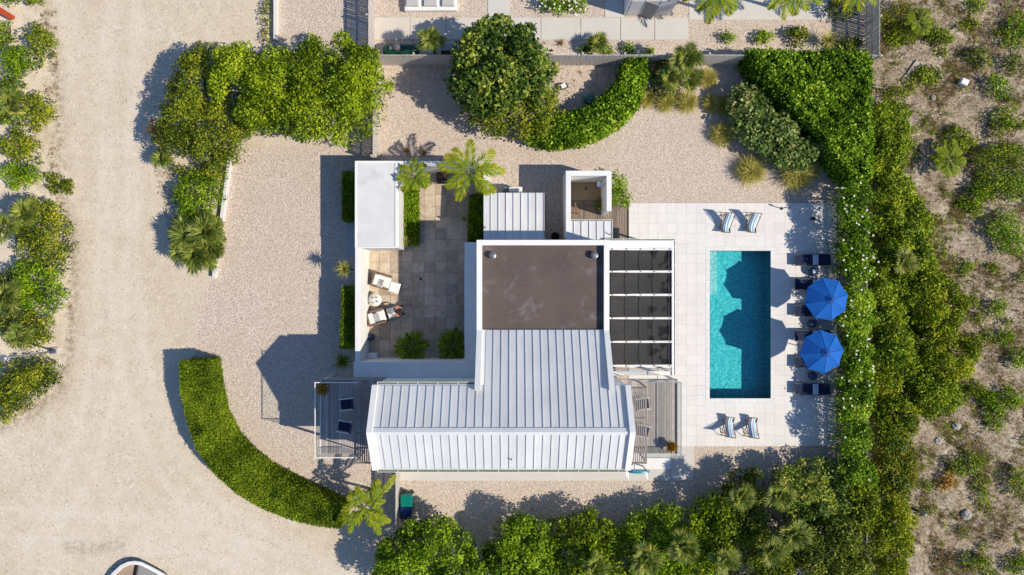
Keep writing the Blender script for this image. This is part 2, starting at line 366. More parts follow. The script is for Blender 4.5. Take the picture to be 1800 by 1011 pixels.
def hedge(name, label, poly, h, mat, dens=900, L=.09, jit=.05, z0=0, bumpy=.0, group=None, aspect=.6):
    """clipped hedge: leaf skin over a solid twiggy core; poly in world XY"""
    SEED[0] += 1; rng = np.random.default_rng(SEED[0]); p = np.array(poly); c = p.mean(0)
    t = thing(name, label, 'hedge', (float(c[0]), float(c[1]), z0), 0, group)
    pc = [tuple(c+(q-c)) for q in p]
    # inset core
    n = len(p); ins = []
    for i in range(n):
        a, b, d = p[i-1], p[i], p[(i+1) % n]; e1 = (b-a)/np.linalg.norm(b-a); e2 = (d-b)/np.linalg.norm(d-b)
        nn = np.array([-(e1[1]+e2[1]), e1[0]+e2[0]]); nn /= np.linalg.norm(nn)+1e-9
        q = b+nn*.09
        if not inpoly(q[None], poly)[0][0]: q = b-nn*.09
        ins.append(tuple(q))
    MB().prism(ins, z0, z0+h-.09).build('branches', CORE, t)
    A = parea(poly); nt_ = int(A*dens); q, d = sample(poly, nt_, rng)
    bz = bumpy*(np.sin(q[:, 0]*3.1+SEED[0])*np.cos(q[:, 1]*2.7)+.6*np.sin(q[:, 0]*6.3+q[:, 1]*5.1))
    rnd_ = np.clip(d/.12, 0, 1); C = [np.c_[q, z0+h-.08+.09*rnd_**.5+bz+rng.normal(0, jit*.7, len(q))-.10*rng.random(len(q))]]; U = [np.tile([0, 0, 1.], (len(q), 1))]
    for i in range(n):
        a, b = p[i], p[(i+1) % n]; e = b-a; l = np.linalg.norm(e); m = int(l*h*dens*.7); s = rng.random(m)
        nn = np.array([e[1], -e[0]])/l
        if inpoly(((a+b)/2+nn*.05)[None], poly)[0][0]: nn = -nn
        zz = z0+.04+(h-.06)*rng.random(m)
        C.append(np.c_[a+e*s[:, None]+nn*rng.normal(-.04, jit, m)[:, None], zz]); U.append(np.tile([nn[0], nn[1], .3], (m, 1)))
    C = np.concatenate(C); U = np.concatenate(U); m = len(C); C += U*(np.where(rng.random(m) < .035, .03+.10*rng.random(m), 0))[:, None]
    Nn = U+rng.normal(0, .6, (m, 3)); D = rng.normal(0, 1, (m, 3)); D -= Nn*((D*Nn).sum(1)/((Nn*Nn).sum(1)))[:, None]; D /= np.linalg.norm(D, axis=1, keepdims=True); D += U*.45
    Ls = L*(.6+.8*rng.random(m)); V, F = leaf_arrays(C, D, Nn, Ls, Ls*aspect); V = V-np.array([c[0], c[1], z0])
    pat = .12*np.sin(C[:, 0]*1.3+2*np.sin(C[:, 1]))+.10*np.sin(C[:, 0]*4.7+1.5*np.sin(C[:, 1]*3.1))*np.cos(C[:, 1]*4.1)
    pat -= .35*np.clip(np.sin(C[:, 0]*2.3+SEED[0])*np.sin(C[:, 1]*1.9+1.1)*np.sin(C[:, 0]*.9-C[:, 1]*1.4)-.45, 0, 1)*2
    tt = np.clip(.5+.2*rng.normal(0, 1, m)+pat, .02, .98)
    link('leaves', np_mesh('leaves', V, F, mat, np.repeat(tt, 4)), t)
    return t
def strip_blades(base, az, el, length, droop, width, seg=4, rng=RNG, tint=None, wtip=.15):
    """arching blades. arrays n. returns V,F,tint"""
    n = len(az); s = np.linspace(0, 1, seg+1); h = np.c_[np.cos(az), np.sin(az)]
    side = np.c_[-np.sin(az), np.cos(az), np.zeros(n)]
    V = np.empty((n, (seg+1)*2, 3))
    for i, q in enumerate(s):
        hor = length*np.cos(el)*q*(1-.12*droop*q); ver = length*(np.sin(el)*q-droop*.55*q*q)
        p = base+np.c_[h*hor[:, None], ver]; wd = (width*(1-(1-wtip)*q**1.5)*(.55+.45*min(1, q*4+.3)))[:, None]*.5
        V[:, 2*i] = p-side*wd; V[:, 2*i+1] = p+side*wd
    f = np.array([[2*i, 2*i+1, 2*i+3, 2*i+2] for i in range(seg)]); F = (np.arange(n)[:, None, None]*(seg+1)*2+f[None]).reshape(-1, 4)
    tt = np.repeat(tint if tint is not None else rng.random(n), (seg+1)*2)
    V = V.reshape(-1, 3); V[:, 2] = np.maximum(V[:, 2], base[0, 2]*0+.015)
    return V, F, tt
def tuft(name, label, cat, px, py, r, h, mat, n=260, group=None, width=.018, z0=0, droop=.9, elr=(.5, 1.35), tsh=0.):
    SEED[0] += 1; rng = np.random.default_rng(SEED[0]); x, y = XY(px, py, h*.4)
    t = thing(name, label, cat, (x, y, z0), 0, group); base = np.c_[rng.normal(0, r*.14, (n, 2)), np.zeros(n)]
    az = rng.random(n)*2*math.pi; el = elr[0]+(elr[1]-elr[0])*rng.random(n); ln = (r/np.cos(np.minimum(el, 1.1)*.75))*(.6+.5*rng.random(n)); ln = np.minimum(ln, 1.5*max(r, h))
    V, F, tt = strip_blades(base, az, el, ln, droop*(.5+.8*rng.random(n)), width*(.7+.6*rng.random(n)), 5, rng, np.clip(.5+.25*rng.normal(0, 1, n)+tsh, .02, .98))
    link('blades', np_mesh('blades', V, F, mat, tt), t); return t
def frond_mesh(L, nl, droop, wid, el, rng, curl=.35, tb=.5):
    """pinnate frond along +X from the origin: V,F,tint"""
    s = np.linspace(.12, 1, nl); px = L*np.cos(el)*s*(1-.15*droop*s); pz = L*(np.sin(el)*s-droop*.6*s*s)
    C = []; D = []; Ln = []; T = []
    for sg in (-1, 1):
        ll = wid*(np.sin(np.pi*np.clip(s*.93+.06, 0, 1))**.6)*(.85+.3*rng.random(nl)); ll = np.maximum(ll, .12*wid)
        a = .95-.45*s+rng.normal(0, .06, nl)
        C.append(np.c_[px, np.zeros(nl), pz]); D.append(np.c_[np.cos(a), sg*np.sin(a), -curl*(.6+.8*rng.random(nl))+.15]); Ln.append(ll); T.append(tb+.16*rng.normal(0, 1, nl)+.22*(s-.4))
    C = np.concatenate(C); D = np.concatenate(D); Ln = np.concatenate(Ln); T = np.concatenate(T)
    V, F = leaf_arrays(C, D, np.tile([0, 0, 1.], (len(C), 1)), Ln, np.full(len(C), .062*(wid/.55)**.5), .05)
    return V, F, np.repeat(np.clip(T, .02, .98), 4), np.c_[px, np.zeros(nl), pz]
def palm(name, label, px, py, z, azs, L, wid=.5, nl=26, el=.55, droop=.8, trunk=True, mat=None, tr=.09, group=None, tb=.5, multi=0, z0=0):
    SEED[0] += 1; rng = np.random.default_rng(SEED[0]); x, y = XY(px, py, z); t = thing(name, label, 'palm', (x, y, z0), 0, group)
    if trunk:
        mb = MB(); hs = np.linspace(0, z-z0, 9)
        mb.tube([(x+.05*math.sin(h*1.3), y+.04*math.cos(h), z0+h-.03) for h in hs], [tr*(1.35-.5*min(1, h/(z-z0+.01)*2)) for h in hs], 9)
        mb.build('trunk', PALMBARK, t, True)
    for i, a in enumerate(azs):
        l = L*(.85+.3*rng.random()); e = el*(.75+.5*rng.random()); d = droop*(.8+.4*rng.random())
        V, F, T, rc = frond_mesh(l, nl, d, wid, e, rng, tb=tb)
        mb = MB(); mb.tube([(0, 0, 0)]+[tuple(q) for q in rc[::4]], [.022]+[.018*(1-.8*k/len(rc[::4])) for k in range(len(rc[::4]))], 4)
        off = (rng.normal(0, multi, 2) if multi else (0, 0)); zz = z-z0-(rng.random()*.25 if not multi else rng.random()*.6*multi)
        f = link('frond', np_mesh('frond', V, F, mat or L_PALM, T), t, (off[0], off[1], zz), (rng.normal(0, .12), 0, R(a)+rng.normal(0, .06)))
        rb = mb.mesh('stalk', MATS['leaf_stalk'], smooth=True); link('stalk', rb, f)
    return t
M('leaf_stalk', (.20, .22, .05), .15, 8, .6)
def fan_leaf(L, rng, nb=24, cup=.25, tb=.5):
    a = np.linspace(-2.35, 2.35, nb)+rng.normal(0, .04, nb); n = nb
    C = np.zeros((n, 3)); D = np.c_[np.cos(a), np.sin(a), np.full(n, cup)-.15*rng.random(n)]
    Ls = L*(.8+.25*np.cos(a*.5))*(.92+.16*rng.random(n)); V, F = leaf_arrays(C, D, np.tile([0, 0, 1.], (n, 1)), Ls, np.full(n, L*.13), .1)
    # tips droop
    V = V.reshape(n, 4, 3); V[:, 2, 2] -= Ls*.22
    return V.reshape(-1, 3), F, np.repeat(np.clip(tb+.2*rng.normal(0, 1, n), .02, .98), 4)
def fanpalm(name, label, px, py, z, n=12, L=.55, pet=.7, mat=None, tb=.5, group=None, tr=.07, z0=0):
    SEED[0] += 1; rng = np.random.default_rng(SEED[0]); x, y = XY(px, py, z); t = thing(name, label, 'palm', (x, y, z0), 0, group)
    MB().tube([(x, y, z0-.03), (x+.03, y, z0+(z-z0)*.5), (x, y, z)], [tr*1.3, tr, tr*.9], 8).build('trunk', PALMBARK, t, True)
    for i in range(n):
        a = i*2.39996+rng.normal(0, .15); k = (i+.5)/n; el = 1.25-1.35*k; p = pet*(.65+.5*rng.random())*(.45+.6*k)
        V, F, T = fan_leaf(L*(.85+.3*rng.random()), rng, tb=tb-.1*(rng.random()))
        tip = Vector((p*math.cos(el)*math.cos(a), p*math.cos(el)*math.sin(a), p*math.sin(el)))
        V = V+np.array([p, 0, 0]); mb = MB().tube([(0, 0, 0), (p, 0, 0)], [.014, .008], 4)
        f = link('leaf', np_mesh('leaf', V, F, mat or L_FAN, T), t, (0, 0, z-z0-.02), (rng.normal(0, .15), -el, a))
        link('stalk', mb.mesh('stalk', MATS['leaf_stalk']), f)
    return t
def rosette(name, label, px, py, z, r, mat, n=40, width=.05, z0=0, group=None, droop=.35, elr=(.15, 1.3), cat='plant'):
    SEED[0] += 1; rng = np.random.default_rng(SEED[0]); x, y = XY(px, py, z); t = thing(name, label, cat, (x, y, z0), 0, group)
    if z-z0 > .25: MB().tube([(x, y, z0-.02), (x, y, z)], [.06, .05], 7).build('stem', PALMBARK, t, True)
    az = np.arange(n)*2.39996+rng.normal(0, .1, n); el = np.linspace(elr[0], elr[1], n); ln = r*(.8+.35*rng.random(n))
    V, F, T = strip_blades(np.zeros((n, 3)), az, el, ln, droop*(.6+.8*rng.random(n)), np.full(n, width), 4, rng, np.clip(.5+.22*rng.normal(0, 1, n), .02, .98), .05)
    V[:, 2] += z-z0-.01
    link('leaves', np_mesh('leaves', V, F, mat, T), t); return t
# ================================================================== SETTING
POOL = (P(1247, 0)[0], P(1354, 0)[0], P(0, 700)[1], P(0, 441)[1])      # x0,x1,y0,y1
def ground():
    st = .25; xs = np.arange(-38, 38+st/2, st); ys = np.arange(-24, 24+st/2, st); nx, ny = len(xs), len(ys)
    X, Y = np.meshgrid(xs, ys); pts = np.c_[X.ravel(), Y.ravel()]
    px = np.c_[pts[:, 0]*30+900, 505.5-pts[:, 1]*30]
    def mask(polys, soft):
        best = np.full(len(px), -1e9)
        for poly in polys:
            i, d = inpoly(px, poly); best = np.maximum(best, np.where(i, d, -d))
        return np.clip(.5+best/30/soft, 0, 1)
    gravel = mask([[(402, 270), (640, 230), (665, 95), (1545, 95), (1535, 330), (1535, 1300), (640, 1300), (640, 930), (600, 905), (500, 870), (420, 820), (365, 740), (343, 650), (332, 600), (345, 540), (372, 490)],
                   [(486, -300), (1550, -300), (1550, 100), (660, 100), (488, 75)]], 1.4)
    scrub = mask([[(1532, -400), (2400, -400), (2400, 1500), (1532, 1500)]], .7)
    verge = mask([[(-700, -300), (95, -300), (103, 150), (122, 350), (128, 480), (118, 620), (95, 690), (20, 745), (-700, 800)]], 1.6)
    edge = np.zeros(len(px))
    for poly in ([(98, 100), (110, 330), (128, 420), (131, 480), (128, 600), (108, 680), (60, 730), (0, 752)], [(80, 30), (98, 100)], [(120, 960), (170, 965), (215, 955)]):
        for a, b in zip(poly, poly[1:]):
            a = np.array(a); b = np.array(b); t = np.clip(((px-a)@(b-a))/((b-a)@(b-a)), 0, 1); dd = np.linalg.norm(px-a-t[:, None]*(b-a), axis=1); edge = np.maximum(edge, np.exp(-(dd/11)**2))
    track = np.zeros(len(px))
    for line in ([(215, -80), (205, 200), (200, 450), (188, 650), (140, 850), (40, 950), (-120, 990)], [(225, -80), (215, 300), (215, 500), (245, 720), (340, 890), (500, 985), (700, 1060)], [(-100, 905), (120, 930), (320, 935), (520, 1010), (640, 1050)]):
        q = np.array(line, float)
        for _ in range(3): q = np.concatenate([q[:1]]+[np.array([.75*a+.25*b, .25*a+.75*b]) for a, b in zip(q, q[1:])]+[q[-1:]])
        dd = np.full(len(px), 1e9); 
        for a, b in zip(q, q[1:]):
            t = np.clip(((px-a)@(b-a))/((b-a)@(b-a)+1e-9), 0, 1); dd = np.minimum(dd, np.linalg.norm(px-a-t[:, None]*(b-a), axis=1))
        track = np.maximum(track, np.exp(-((dd-24)/8)**2))
    rough = np.maximum(scrub, verge*.6); Z = rough*(.07*np.sin(pts[:, 0]*1.1+1.7*np.sin(pts[:, 1]*.7))+.05*np.sin(pts[:, 1]*2.3+pts[:, 0]*1.9)+RNG.normal(0, .022, len(pts)))
    V = np.c_[pts, Z-.0*Z]; V[:, 2] -= .10*scrub*0
    idx = np.arange(nx*ny).reshape(ny, nx); F = np.stack([idx[:-1, :-1], idx[:-1, 1:], idx[1:, 1:], idx[1:, :-1]], -1).reshape(-1, 4)
    cc = V[F].mean(1); x0, x1, y0, y1 = POOL
    F = F[~((cc[:, 0] > x0-.12) & (cc[:, 0] < x1+.12) & (cc[:, 1] > y0-.12) & (cc[:, 1] < y1+.12))]
    n0 = len(V); B = 500.; bx = [(-38, -24), (38, -24), (38, 24), (-38, 24)]
    V = np.r_[V, [(x, y, 0) for x, y in bx], [(-B, -B, 0), (B, -B, 0), (B, B, 0), (-B, B, 0)]]
    F = np.r_[F, [(n0+i, n0+4+i, n0+4+(i+1) % 4, n0+(i+1) % 4) for i in range(4)]]
    F[-4:] = F[-4:, :]
    t = NT('ground_sand')
    p = t.pos(); A = {k: t.attr(k) for k in ('gravel', 'scrub', 'verge', 'edge', 'track')}
    nz = t.noise(2.2, 5, .65); nf = t.noise(7, 4)
    def sharp(a, k=.28, lo=.40, hi=.60):
        return t.ramp(t.math('ADD', a, t.math('MULTIPLY', t.math('SUBTRACT', nz, .5), k*2)), [(lo, 0.), (hi, 1.)])
    # compacted sand road
    road = t.ramp(t.noise(.16, 5, .6, dist=.4), [(.3, (.56, .475, .36)), (.5, (.62, .54, .43)), (.7, (.66, .59, .49))])
    road = t.mix(t.ramp(t.noise(1.3, 6, .7), [(.45, 0.), (.7, .55)]), road, (.47, .385, .28))
    spk = t.vor(11, out='Color'); sp = t.n('ShaderNodeSeparateColor'); t.l(spk, sp.inputs[0])
    road = t.mix(t.ramp(sp.outputs[0], [(.0, .5), (.08, .2), (.13, 0.)]), road, (.30, .25, .20))
    road = t.mix(t.ramp(sp.outputs[1], [(.86, 0.), (.95, .55)]), road, (.74, .70, .64))
    road = t.mix(t.ramp(t.noise(26, 4, .7), [(.40, .3), (.60, 0.)]), road, (.45, .375, .285))
    road = t.mix(t.math('MULTIPLY', A['track'], t.ramp(t.noise(.9, 6, .7), [(.35, .1), (.6, .6)])), road, (.66, .60, .52))
    road = t.mix(t.ramp(t.noise(.35, 7, .75, dist=.8), [(.58, 0.), (.72, .45)]), road, (.55, .42, .29))
    # loose pebbles
    gv = t.vor(28, out='Color'); g2 = t.n('ShaderNodeSeparateColor'); t.l(gv, g2.inputs[0])
    gr = t.ramp(g2.outputs[0], [(0, (.27, .20, .155)), (.2, (.50, .405, .335)), (.55, (.66, .56, .475)), (.85, (.76, .66, .57)), (1, (.86, .77, .69))])
    gr = t.mix(t.ramp(t.noise(.35, 5, .6), [(.35, .0), (.7, .45)]), gr, (.56, .46, .375))
    gr = t.mix(t.ramp(t.noise(5, 5, .75), [(.34, .3), (.52, 0.)]), gr, (.36, .285, .225))
    # sandy lot and verge
    sb = t.ramp(t.noise(.5, 6, .7), [(.3, (.56, .46, .345)), (.55, (.70, .61, .49)), (.75, (.80, .72, .61))])
    lit = t.ramp(t.noise(1.05, 8, .78, dist=.5), [(.35, 0.), (.46, .75), (.60, 1.)])
    litc = t.ramp(t.noise(9, 5, .7), [(.3, (.07, .052, .03)), (.5, (.21, .155, .09)), (.7, (.42, .33, .21))])
    scr = t.mix(t.math('MULTIPLY', lit, .82), sb, litc)
    scr = t.mix(t.ramp(t.noise(5.5, 8, .85), [(.42, .9), (.50, 0.)]), scr, (.085, .062, .038))
    scr = t.mix(t.ramp(t.noise(18, 6, .8), [(.40, .7), (.5, 0.)]), scr, (.20, .14, .085))
    scr = t.mix(t.ramp(t.noise(11, 4, .7), [(.58, 0.), (.66, .7)]), scr, (.74, .68, .60))
    vg = t.mix(t.ramp(t.noise(.8, 7, .75), [(.5, 0.), (.7, .55)]), sb, (.30, .235, .155))
    vg = t.mix(t.ramp(t.noise(12, 5, .75), [(.34, .5), (.5, 0.)]), vg, (.22, .18, .12))
    c = t.mix(sharp(A['gravel']), road, gr)
    c = t.mix(sharp(A['verge'], .35), c, vg)
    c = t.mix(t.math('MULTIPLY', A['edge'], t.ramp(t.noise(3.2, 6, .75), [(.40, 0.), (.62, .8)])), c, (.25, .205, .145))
    c = t.mix(sharp(A['scrub']), c, scr)
    h = t.math('ADD', t.math('MULTIPLY', t.vor(24), A['gravel']), t.math('MULTIPLY', t.noise(9, 6, .75), .9))
    t.bump(h, .75, .05)
    m = t.fin(c, .95, .1)
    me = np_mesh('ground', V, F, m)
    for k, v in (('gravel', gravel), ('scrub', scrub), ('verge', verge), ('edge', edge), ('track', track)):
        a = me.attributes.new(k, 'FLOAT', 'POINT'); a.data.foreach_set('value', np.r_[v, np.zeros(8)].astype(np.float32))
    for poly in me.polygons[-4:]:
        pass
    o = link('ground', me); tag(o, 'sand and pebble ground around the villa', None, None, 'structure')
ground()
def slab(name, rect, z0, z1, mat, label=None, z=0):
    (x0, y0), (x1, y1) = XY(rect[0], rect[1], z), XY(rect[2], rect[3], z)
    o = MB().bbox(x0, x1, y0, y1, z0, z1, .012).build(name, mat); o['kind'] = 'structure'
    if label: o['label'] = label
    return o

# ---- pool deck with pavers
DX0, DX1, DY0, DY1 = P(1105, 0)[0], P(1470, 0)[0], P(0, 784)[1], P(0, 357)[1]
x0, x1, y0, y1 = POOL; cop = .23
GROUT = M('deck_grout', (.70, .68, .655), .08, 4, .95)
dk = MB()
for a in ((DX0, x0-cop, DY0, DY1), (x1+cop, DX1, DY0, DY1), (x0-cop, x1+cop, y1+cop, DY1), (x0-cop, x1+cop, DY0, y0-cop)): dk.box(*a, -.12, .035)
deck = dk.build('pool_deck', GROUT); tag(deck, 'pale stone paver deck around the swimming pool', None, None, 'structure')
def pavermat(name, ca, cb, cc, vary, spot):
    t = NT(name); c = t.ramp(t.noise(.7, 5, .6), [(.3, ca), (.7, cb)])
    c = t.mix(t.ramp(t.noise(7, 6, .75), [(.42, .0), (.7, spot)]), c, cc)
    c = t.mix(t.ramp(t.noise(.33, 6, .7, dist=.5), [(.62, 0.), (.74, .45)]), c, (.50, .43, .33))
    if vary > .2:
        c = t.mix(t.ramp(t.noise(1.6, 7, .75, dist=.7), [(.48, 0.), (.62, .6)]), c, (.36, .27, .185)); c = t.mix(t.ramp(t.noise(30, 3, .6), [(.36, .5), (.5, 0.)]), c, (.33, .27, .21))
    k = t.ramp(t.rnd(), [(0, 1-vary), (.5, 1-vary*.3), (1, 1.)]); c = t.mix(1., c, k, 'MULTIPLY'); t.bump(t.noise(25, 4), .12, .01)
    return t.fin(c, .85, .2)
PAVER = pavermat('pale_limestone', (.68, .66, .64), (.75, .73, .71), (.63, .61, .585), .05, .7)
pm = {}
def paver_mesh(w, h, mat, th=.03, b=.003):
    k = (round(w, 3), round(h, 3), mat.name)
    if k not in pm: pm[k] = MB().bbox(-w/2, w/2, -h/2, h/2, 0, th, b).mesh('paver', mat)
    return pm[k]
ts = .60; cells = []
for r_ in ((DX0, x0-cop, DY0, DY1), (x1+cop, DX1, DY0, DY1), (x0-cop, x1+cop, y1+cop, DY1), (x0-cop, x1+cop, DY0, y0-cop)):
    ax, bx, ay, by = r_; nx = max(1, round((bx-ax)/ts)); ny = max(1, round((by-ay)/ts)); sx, sy = (bx-ax)/nx, (by-ay)/ny
    for i in range(nx):
        for j in range(ny):
            cx, cy = ax+(i+.5)*sx, ay+(j+.5)*sy
            if cx < 8.55 and cy < 2.3: continue           # under the house terrace roof
            cells.append((cx, cy, sx-.004, sy-.004))
random.shuffle(cells); rest = MB()
cells.sort(key=lambda c: -((c[0]-13) > 5.5))
for i, (cx, cy, sx, sy) in enumerate(cells[::-1]):
    if i < 296: link('paver', paver_mesh(sx, sy, PAVER), deck, (cx, cy, .036+random.uniform(-.0006, .0006)))
    else: rest.bbox(cx-sx/2, cx+sx/2, cy-sy/2, cy+sy/2, .036, .066, .006)
if rest.v: o = rest.build('pavers', PAVER, deck); o['kind'] = 'stuff'
# coping stones
COPING = M('white_coping', (.70, .695, .68), .05, 2, .8, .2, vary=.05)
def run(a, b, n): return [(a+(b-a)*i/n, a+(b-a)*(i+1)/n) for i in range(n)]
for (a, b) in run(x0-cop, x1+cop, 8):
    for (ya, yb) in ((y1, y1+cop), (y0-cop, y0)):
        link('coping_stone', paver_mesh(b-a-.006, cop-.006, COPING, .04), deck, ((a+b)/2, (ya+yb)/2, .036))
for (a, b) in run(y0, y1, 15):
    for (xa, xb) in ((x0-cop, x0), (x1, x1+cop)):
        link('coping_stone', paver_mesh(cop-.006, b-a-.006, COPING, .04), deck, ((xa+xb)/2, (a+b)/2, .036))
# ---- pool shell and water
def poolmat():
    t = NT('pool_caustic_mottle')  # rippling sunlight on the pool tile, put into the colour as teal mottling
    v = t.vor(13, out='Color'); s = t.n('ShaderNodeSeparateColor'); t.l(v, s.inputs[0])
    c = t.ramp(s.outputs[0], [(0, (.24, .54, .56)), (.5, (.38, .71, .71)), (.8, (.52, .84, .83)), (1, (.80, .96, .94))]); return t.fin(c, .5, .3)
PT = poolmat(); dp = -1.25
sh = MB()
sh.add([(x0,y0,dp),(x1,y0,dp),(x1,y1,dp),(x0,y1,dp),(x0,y0,.034),(x1,y0,.034),(x1,y1,.034),(x0,y1,.034)], [(0,1,2,3),(0,4,5,1),(1,5,6,2),(2,6,7,3),(3,7,4,0)])
pool = thing('swimming_pool', 'rectangular turquoise swimming pool set in the pale stone deck', 'pool', ((x0+x1)/2, (y0+y1)/2, 0))
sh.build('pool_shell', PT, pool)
for i, (wd, zt) in enumerate(((.55, -.42),)):
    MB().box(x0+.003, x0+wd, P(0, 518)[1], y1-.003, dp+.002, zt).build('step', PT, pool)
BAND = M('waterline_tile', (.10, .30, .34), .25, 14, .4)
wb = .008
for i_, a in enumerate(((x0+.0025, x0+wb, y0+.003, y1-.003), (x1-wb, x1-.0025, y0+.003, y1-.003), (x0+.0085, x1-.0085, y0+.0025, y0+wb), (x0+.0085, x1-.0085, y1-wb, y1-.0025))): MB().box(*a, -.24, .03).build('waterline_band', BAND, pool)
MB().lathe([(.12, dp+.006), (.12, dp+.02), (.02, dp+.022)], 14, ((x0+x1)/2+.1, (y0+y1)/2-1.2, 0)).build('drain', M('drain_white', (.7, .72, .72), .05, 4, .5), pool)
def watermat():
    t = NT('pool_water'); t.N.remove(t.b)
    tr = t.n('ShaderNodeBsdfTransparent'); gl = t.n('ShaderNodeBsdfGlossy'); gl.inputs['Roughness'].default_value = .05
    fr = t.n('ShaderNodeFresnel'); fr.inputs['IOR'].default_value = 1.33
    b = t.n('ShaderNodeBump'); b.inputs['Strength'].default_value = .25; b.inputs['Distance'].default_value = .05; t.l(t.noise(4, 3), b.inputs['Height']); t.l(b.outputs[0], gl.inputs['Normal']); t.l(b.outputs[0], fr.inputs['Normal'])
    mx = t.n('ShaderNodeMixShader'); t.l(fr.outputs[0], mx.inputs[0]); t.l(tr.outputs[0], mx.inputs[1]); t.l(gl.outputs[0], mx.inputs[2]); t.l(mx.outputs[0], t.out.inputs[0])
    va = t.n('ShaderNodeVolumeAbsorption'); va.inputs['Color'].default_value = (.0, .86, .925, 1); va.inputs['Density'].default_value = .66; t.l(va.outputs[0], t.out.inputs['Volume']); return t.m
MB().box(x0+.0015, x1-.0015, y0+.0015, y1-.0015, dp+.004, -.07).build('water', watermat(), pool)

# ---- courtyard
TRAV = pavermat('travertine', (.62, .505, .385), (.75, .645, .52), (.45, .35, .25), .36, .9)
CX0, CX1, CY0, CY1 = P(647, 0)[0], -1.85, P(0, 637)[1], P(0, 303)[1]
cy_ = MB().box(CX0, CX1, CY0, CY1, -.1, .012).build('courtyard', M('court_grout', (.46, .42, .37), .1, 4, .95)); tag(cy_, 'travertine paved courtyard behind the white wall', None, None, 'structure')
tw = .66; nx = round((CX1-CX0)/tw); ny = round((CY1-CY0)/tw); sx, sy = (CX1-CX0)/nx, (CY1-CY0)/ny
for i in range(nx):
    for j in range(ny):
        link('paver', paver_mesh(sx-.016, sy-.016, TRAV, .028), cy_, (CX0+(i+.5)*sx, CY0+(j+.5)*sy, .013+random.uniform(-.003, .003)))
# ---- paths and slabs
slab('side_path', (700, 770, 1178, 845), -.05, .03, CONC, 'pale concrete path along the south wall of the house')
slab('terrace_slab', (1178.3, 770, 1219, 845), -.05, .034, CONC, 'pale paved corner beside the pool deck')
slab('terrace_plinth', (1100, 775, 1178, 824), .02, .12, WHITE, 'white plinth below the east balcony')
slab('shower_floor', (1000, 318, 1066, 352), -.05, .04, M('pebble_floor', (.36, .27, .16), .3, 16, .9, bump=.5, bscale=20))
# neighbour paths, one flat slab after another
for a, b in ((657, 720), (721, 784), (785, 857), (896, 950), (951, 1020), (1021, 1090), (1091, 1150), (1151, 1210)):
    slab('garden_path', (a, 31, b-.4, 70), -.05, .03, CONC if a > 880 else M('cream_concrete', (.58, .53, .47), .06, .9, .9))
slab('garden_path', (857.5, -60, 895.6, 70), -.05, .034, CONC2 if 0 else CONC)
slab('garden_path', (1063, -60, 1096, 30.5), -.05, .03, CONC)
slab('garden_path', (1211, -60, 1460, 35), -.05, .03, CONC)
slab('driveway_slab', (618, 30, 646, 69), -.05, .03, CONC2)
slab('entrance_step', (609, 300, 624, 450), -.05, .05, CONC2)

# ================================================================== HOUSE
H = thing('house', 'white villa with standing seam gable roof and brown flat roof', 'house', (-.6, -2, 0))
HX0, HX1 = -6.92, 5.87; RY, RZ, SL = -6.88, 8.0, .70
NE, SE = -4.84, -9.04                                     # north and south eaves
def rz_n(y): return RZ-SL*(y-RY)
def rz_s(y): return RZ-SL*(RY-y)
WX0, WX1, WN, WS = -1.83, 5.05, 2.47, -2.22               # wing
FZ, PZ = 4.55, 4.92
# walls
b = MB()
gx0, gx1 = HX0+.05, HX1-.05
prof = [(SE+.12, 0), (SE+.12, rz_s(SE+.12)-.14), (RY, RZ-.14), (NE-.12, rz_n(NE-.12)-.14), (NE-.12, 0)]
n = len(prof); b.add([(gx0, y, z) for y, z in prof]+[(gx1, y, z) for y, z in prof], [tuple(range(n)), tuple(range(n, 2*n))[::-1]]+[(i, i+n, (i+1) % n+n, (i+1) % n) for i in range(n)])
b.build('wall', WHITE, H)
b = MB()                                                   # wing body: flat part and the part under the long slope
wp = [(NE-.10, 0), (NE-.10, rz_n(NE-.10)-.12), (WS, rz_n(WS)-.12), (WS, FZ-.02), (WN, FZ-.02), (WN, 0)]
n = len(wp); b.add([(WX0, y, z) for y, z in wp]+[(WX1, y, z) for y, z in wp], [tuple(range(n)), tuple(range(n, 2*n))[::-1]]+[(i, i+n, (i+1) % n+n, (i+1) % n) for i in range(n)])
b.build('wall', WHITE, H)
# flat membrane roof + parapets
MB().box(WX0+.27, WX1-.27, WS, WN-.27, FZ-.015, FZ+.012).build('membrane_roof', MEMB, H)
for k in (1, 2, 3):
    yk = WS+(WN-.27-WS)*k/4; MB().box(WX0+.28, WX1-.28, yk-.05, yk+.05, FZ+.0125, FZ+.018).build('membrane_seam', MEMB, H)
pw = .27
for (px0, px1) in ((WX0-.003, WX0+pw), (WX1-pw, WX1+.003)):
    pe = NE-.22
    pr = [(WN, FZ-.5), (WN, PZ), (WS, PZ), (pe, rz_n(pe)+.32), (pe, rz_n(pe)-.2), (WS, rz_n(WS)-.3)]
    n = len(pr); q = MB().add([(px0, y, z) for y, z in pr]+[(px1, y, z) for y, z in pr], [tuple(range(n)), tuple(range(n, 2*n))[::-1]]+[(i, i+n, (i+1) % n+n, (i+1) % n) for i in range(n)])
    q.build('parapet', TRIM, H)
MB().bbox(WX0+pw+.002, WX1-pw-.002, WN-pw, WN+.004, FZ-.5, PZ-.003, .01).build('parapet', TRIM, H)
